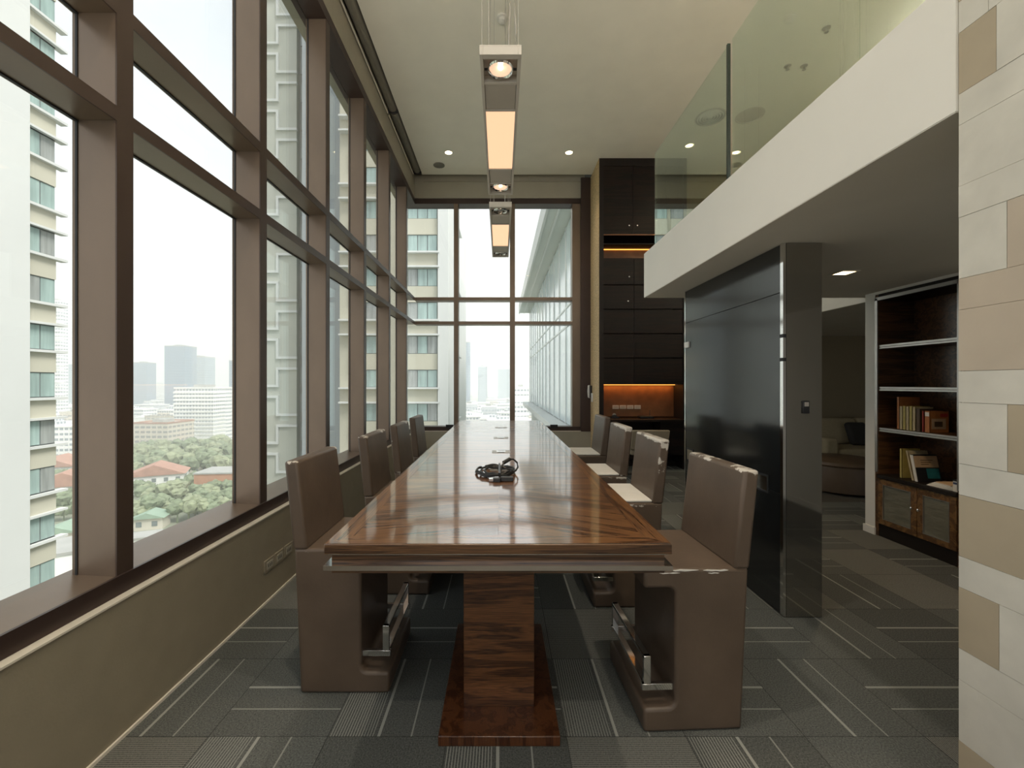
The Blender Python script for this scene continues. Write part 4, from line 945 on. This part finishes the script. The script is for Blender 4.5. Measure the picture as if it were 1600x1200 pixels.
house('wide grey roofed hall left of the orange brick block', 335, 722, 30, 14, 5, 'wall_cream', 'roof_grey', -.1)
house('white three storey house under the nearest window bay', 104, 900, 16, 13, 11, 'wall_white', 'roof_grey', .6)
house('cream house beside the white one under the nearest bay', 132, 880, 14, 12, 9, 'wall_cream', 'roof_grey', .5)
house('small house with green roof under the nearest bay', 100, 832, 9, 8, 5, 'wall_cream', 'roof_green', .4)
house('house with orange tiled roof in the nearest bay', 108, 770, 26, 14, 8, 'wall_white', 'roof_red', .5)
house('white house with red roof farther up in the nearest bay', 90, 742, 22, 14, 9, 'wall_white', 'roof_red', .3)
house('low white warehouse at the foot of the second bay', 222, 838, 8, 6, 4, 'wall_white', 'roof_grey', .4)
house('pale green roofed shed at the foot of the second bay', 236, 806, 9, 6, 4, 'wall_cream', 'roof_green', .3)
# far low-rise filler, all alike in the haze
lr = random.Random(21); fme = []
for k in range(5):
    w_, d, h = lr.uniform(18, 45), lr.uniform(14, 26), lr.uniform(9, 26)
    q = MB().box(-w_ / 2, w_ / 2, -d / 2, d / 2, 0, h).box(-w_ * .3, -w_ * .05, -d * .2, d * .2, h, h + 3).frame(-w_ / 2 - .3, w_ / 2 + .3, -d / 2 - .3, d / 2 + .3, h, h + .9, .8, 'z')
    me = bpy.data.meshes.new('city_block'); me.from_pydata(q.v, [], q.f); me.materials.append(MATS[('facade_pale', 'facade_white', 'facade_cream', 'wall_white', 'facade_white')[k]]); fme.append(me)
def scatter(px0, px1, d0, d1, n):
    for _ in range(n):
        D = d0 * (d1 / d0) ** lr.random(); px = lr.uniform(px0, px1)
        o = bpy.data.objects.new('city_block', lr.choice(fme)); COL.objects.link(o); o.location = (at(px, D), D, GZ); o.rotation_euler = (0, 0, lr.uniform(-.3, .3))
        tag(o, 'small pale flat roofed block lost in the distant city haze', 'building', 'distant city blocks')
scatter(60, 130, 260, 1600, 40); scatter(205, 375, 400, 1800, 75); scatter(712, 830, 300, 1800, 60)
# trees
def tree_mesh(seed):
    r_ = random.Random(seed); bm = bmesh.new()
    for k in range(5):
        a = r_.uniform(0, 6.28); rr = r_.uniform(1.2, 2.6) if k else 0
        c = Vector((rr * math.cos(a), rr * math.sin(a), 6 + r_.uniform(-1.2, 1.5))); s = r_.uniform(1.9, 3.0)
        g = bmesh.ops.create_icosphere(bm, subdivisions=2, radius=s, matrix=Matrix.Translation(c))
        for v in g['verts']: v.co = c + (v.co - c) * r_.uniform(.8, 1.2) * (1 if v.co.z > c.z else .85)
    bmesh.ops.create_cone(bm, cap_ends=True, segments=6, radius1=.4, radius2=.25, depth=5, matrix=Matrix.Translation((0, 0, 2.5)))
    me = bpy.data.meshes.new('tree'); bm.to_mesh(me); bm.free(); me.materials.append(MATS['tree_light' if seed % 2 else 'tree_dark']); return me
tms = [tree_mesh(s) for s in range(6)]
tr_ = random.Random(9)
def trees(px0, px1, d0, d1, n, group, label, s0=.9, s1=1.5):
    for _ in range(n):
        D = tr_.uniform(d0, d1); px = tr_.uniform(px0, px1)
        o = bpy.data.objects.new('tree', tr_.choice(tms)); COL.objects.link(o); o.location = (at(px, D), D, GZ); s = tr_.uniform(s0, s1); o.scale = (s, s, s * tr_.uniform(.85, 1.15)); o.rotation_euler = (0, 0, tr_.uniform(0, 6.28))
        tag(o, label, 'tree', group)
trees(205, 375, 150, 208, 85, 'trees below the second window bay', 'leafy green tree among the villas below the second window bay', .55, .95)
trees(205, 375, 222, 310, 110, 'tree belt before the white slab', 'hazy tree in the green belt before the white apartment slab', .8, 1.3)
trees(60, 132, 150, 260, 75, 'trees below the nearest bay', 'green tree among the houses below the nearest window bay', .5, .95)
# atmospheric haze over the city
hz = bpy.data.materials.new('city_haze'); hz.use_nodes = True; nt = hz.node_tree; nt.nodes.clear(); MATS['city_haze'] = hz
o_ = nt.nodes.new('ShaderNodeOutputMaterial'); vs = nt.nodes.new('ShaderNodeVolumeScatter'); vs.inputs['Color'].default_value = (.995, .997, 1, 1); vs.inputs['Density'].default_value = .0012; vs.inputs['Anisotropy'].default_value = .2
nt.links.new(vs.outputs[0], o_.inputs['Volume'])
hb = tag(mk('haze', bx(-3400, 2400, 75, 4100, GZ + .2, 130), 'city_haze'), 'pale smog haze hanging over the distant city', 'haze', kind='stuff')
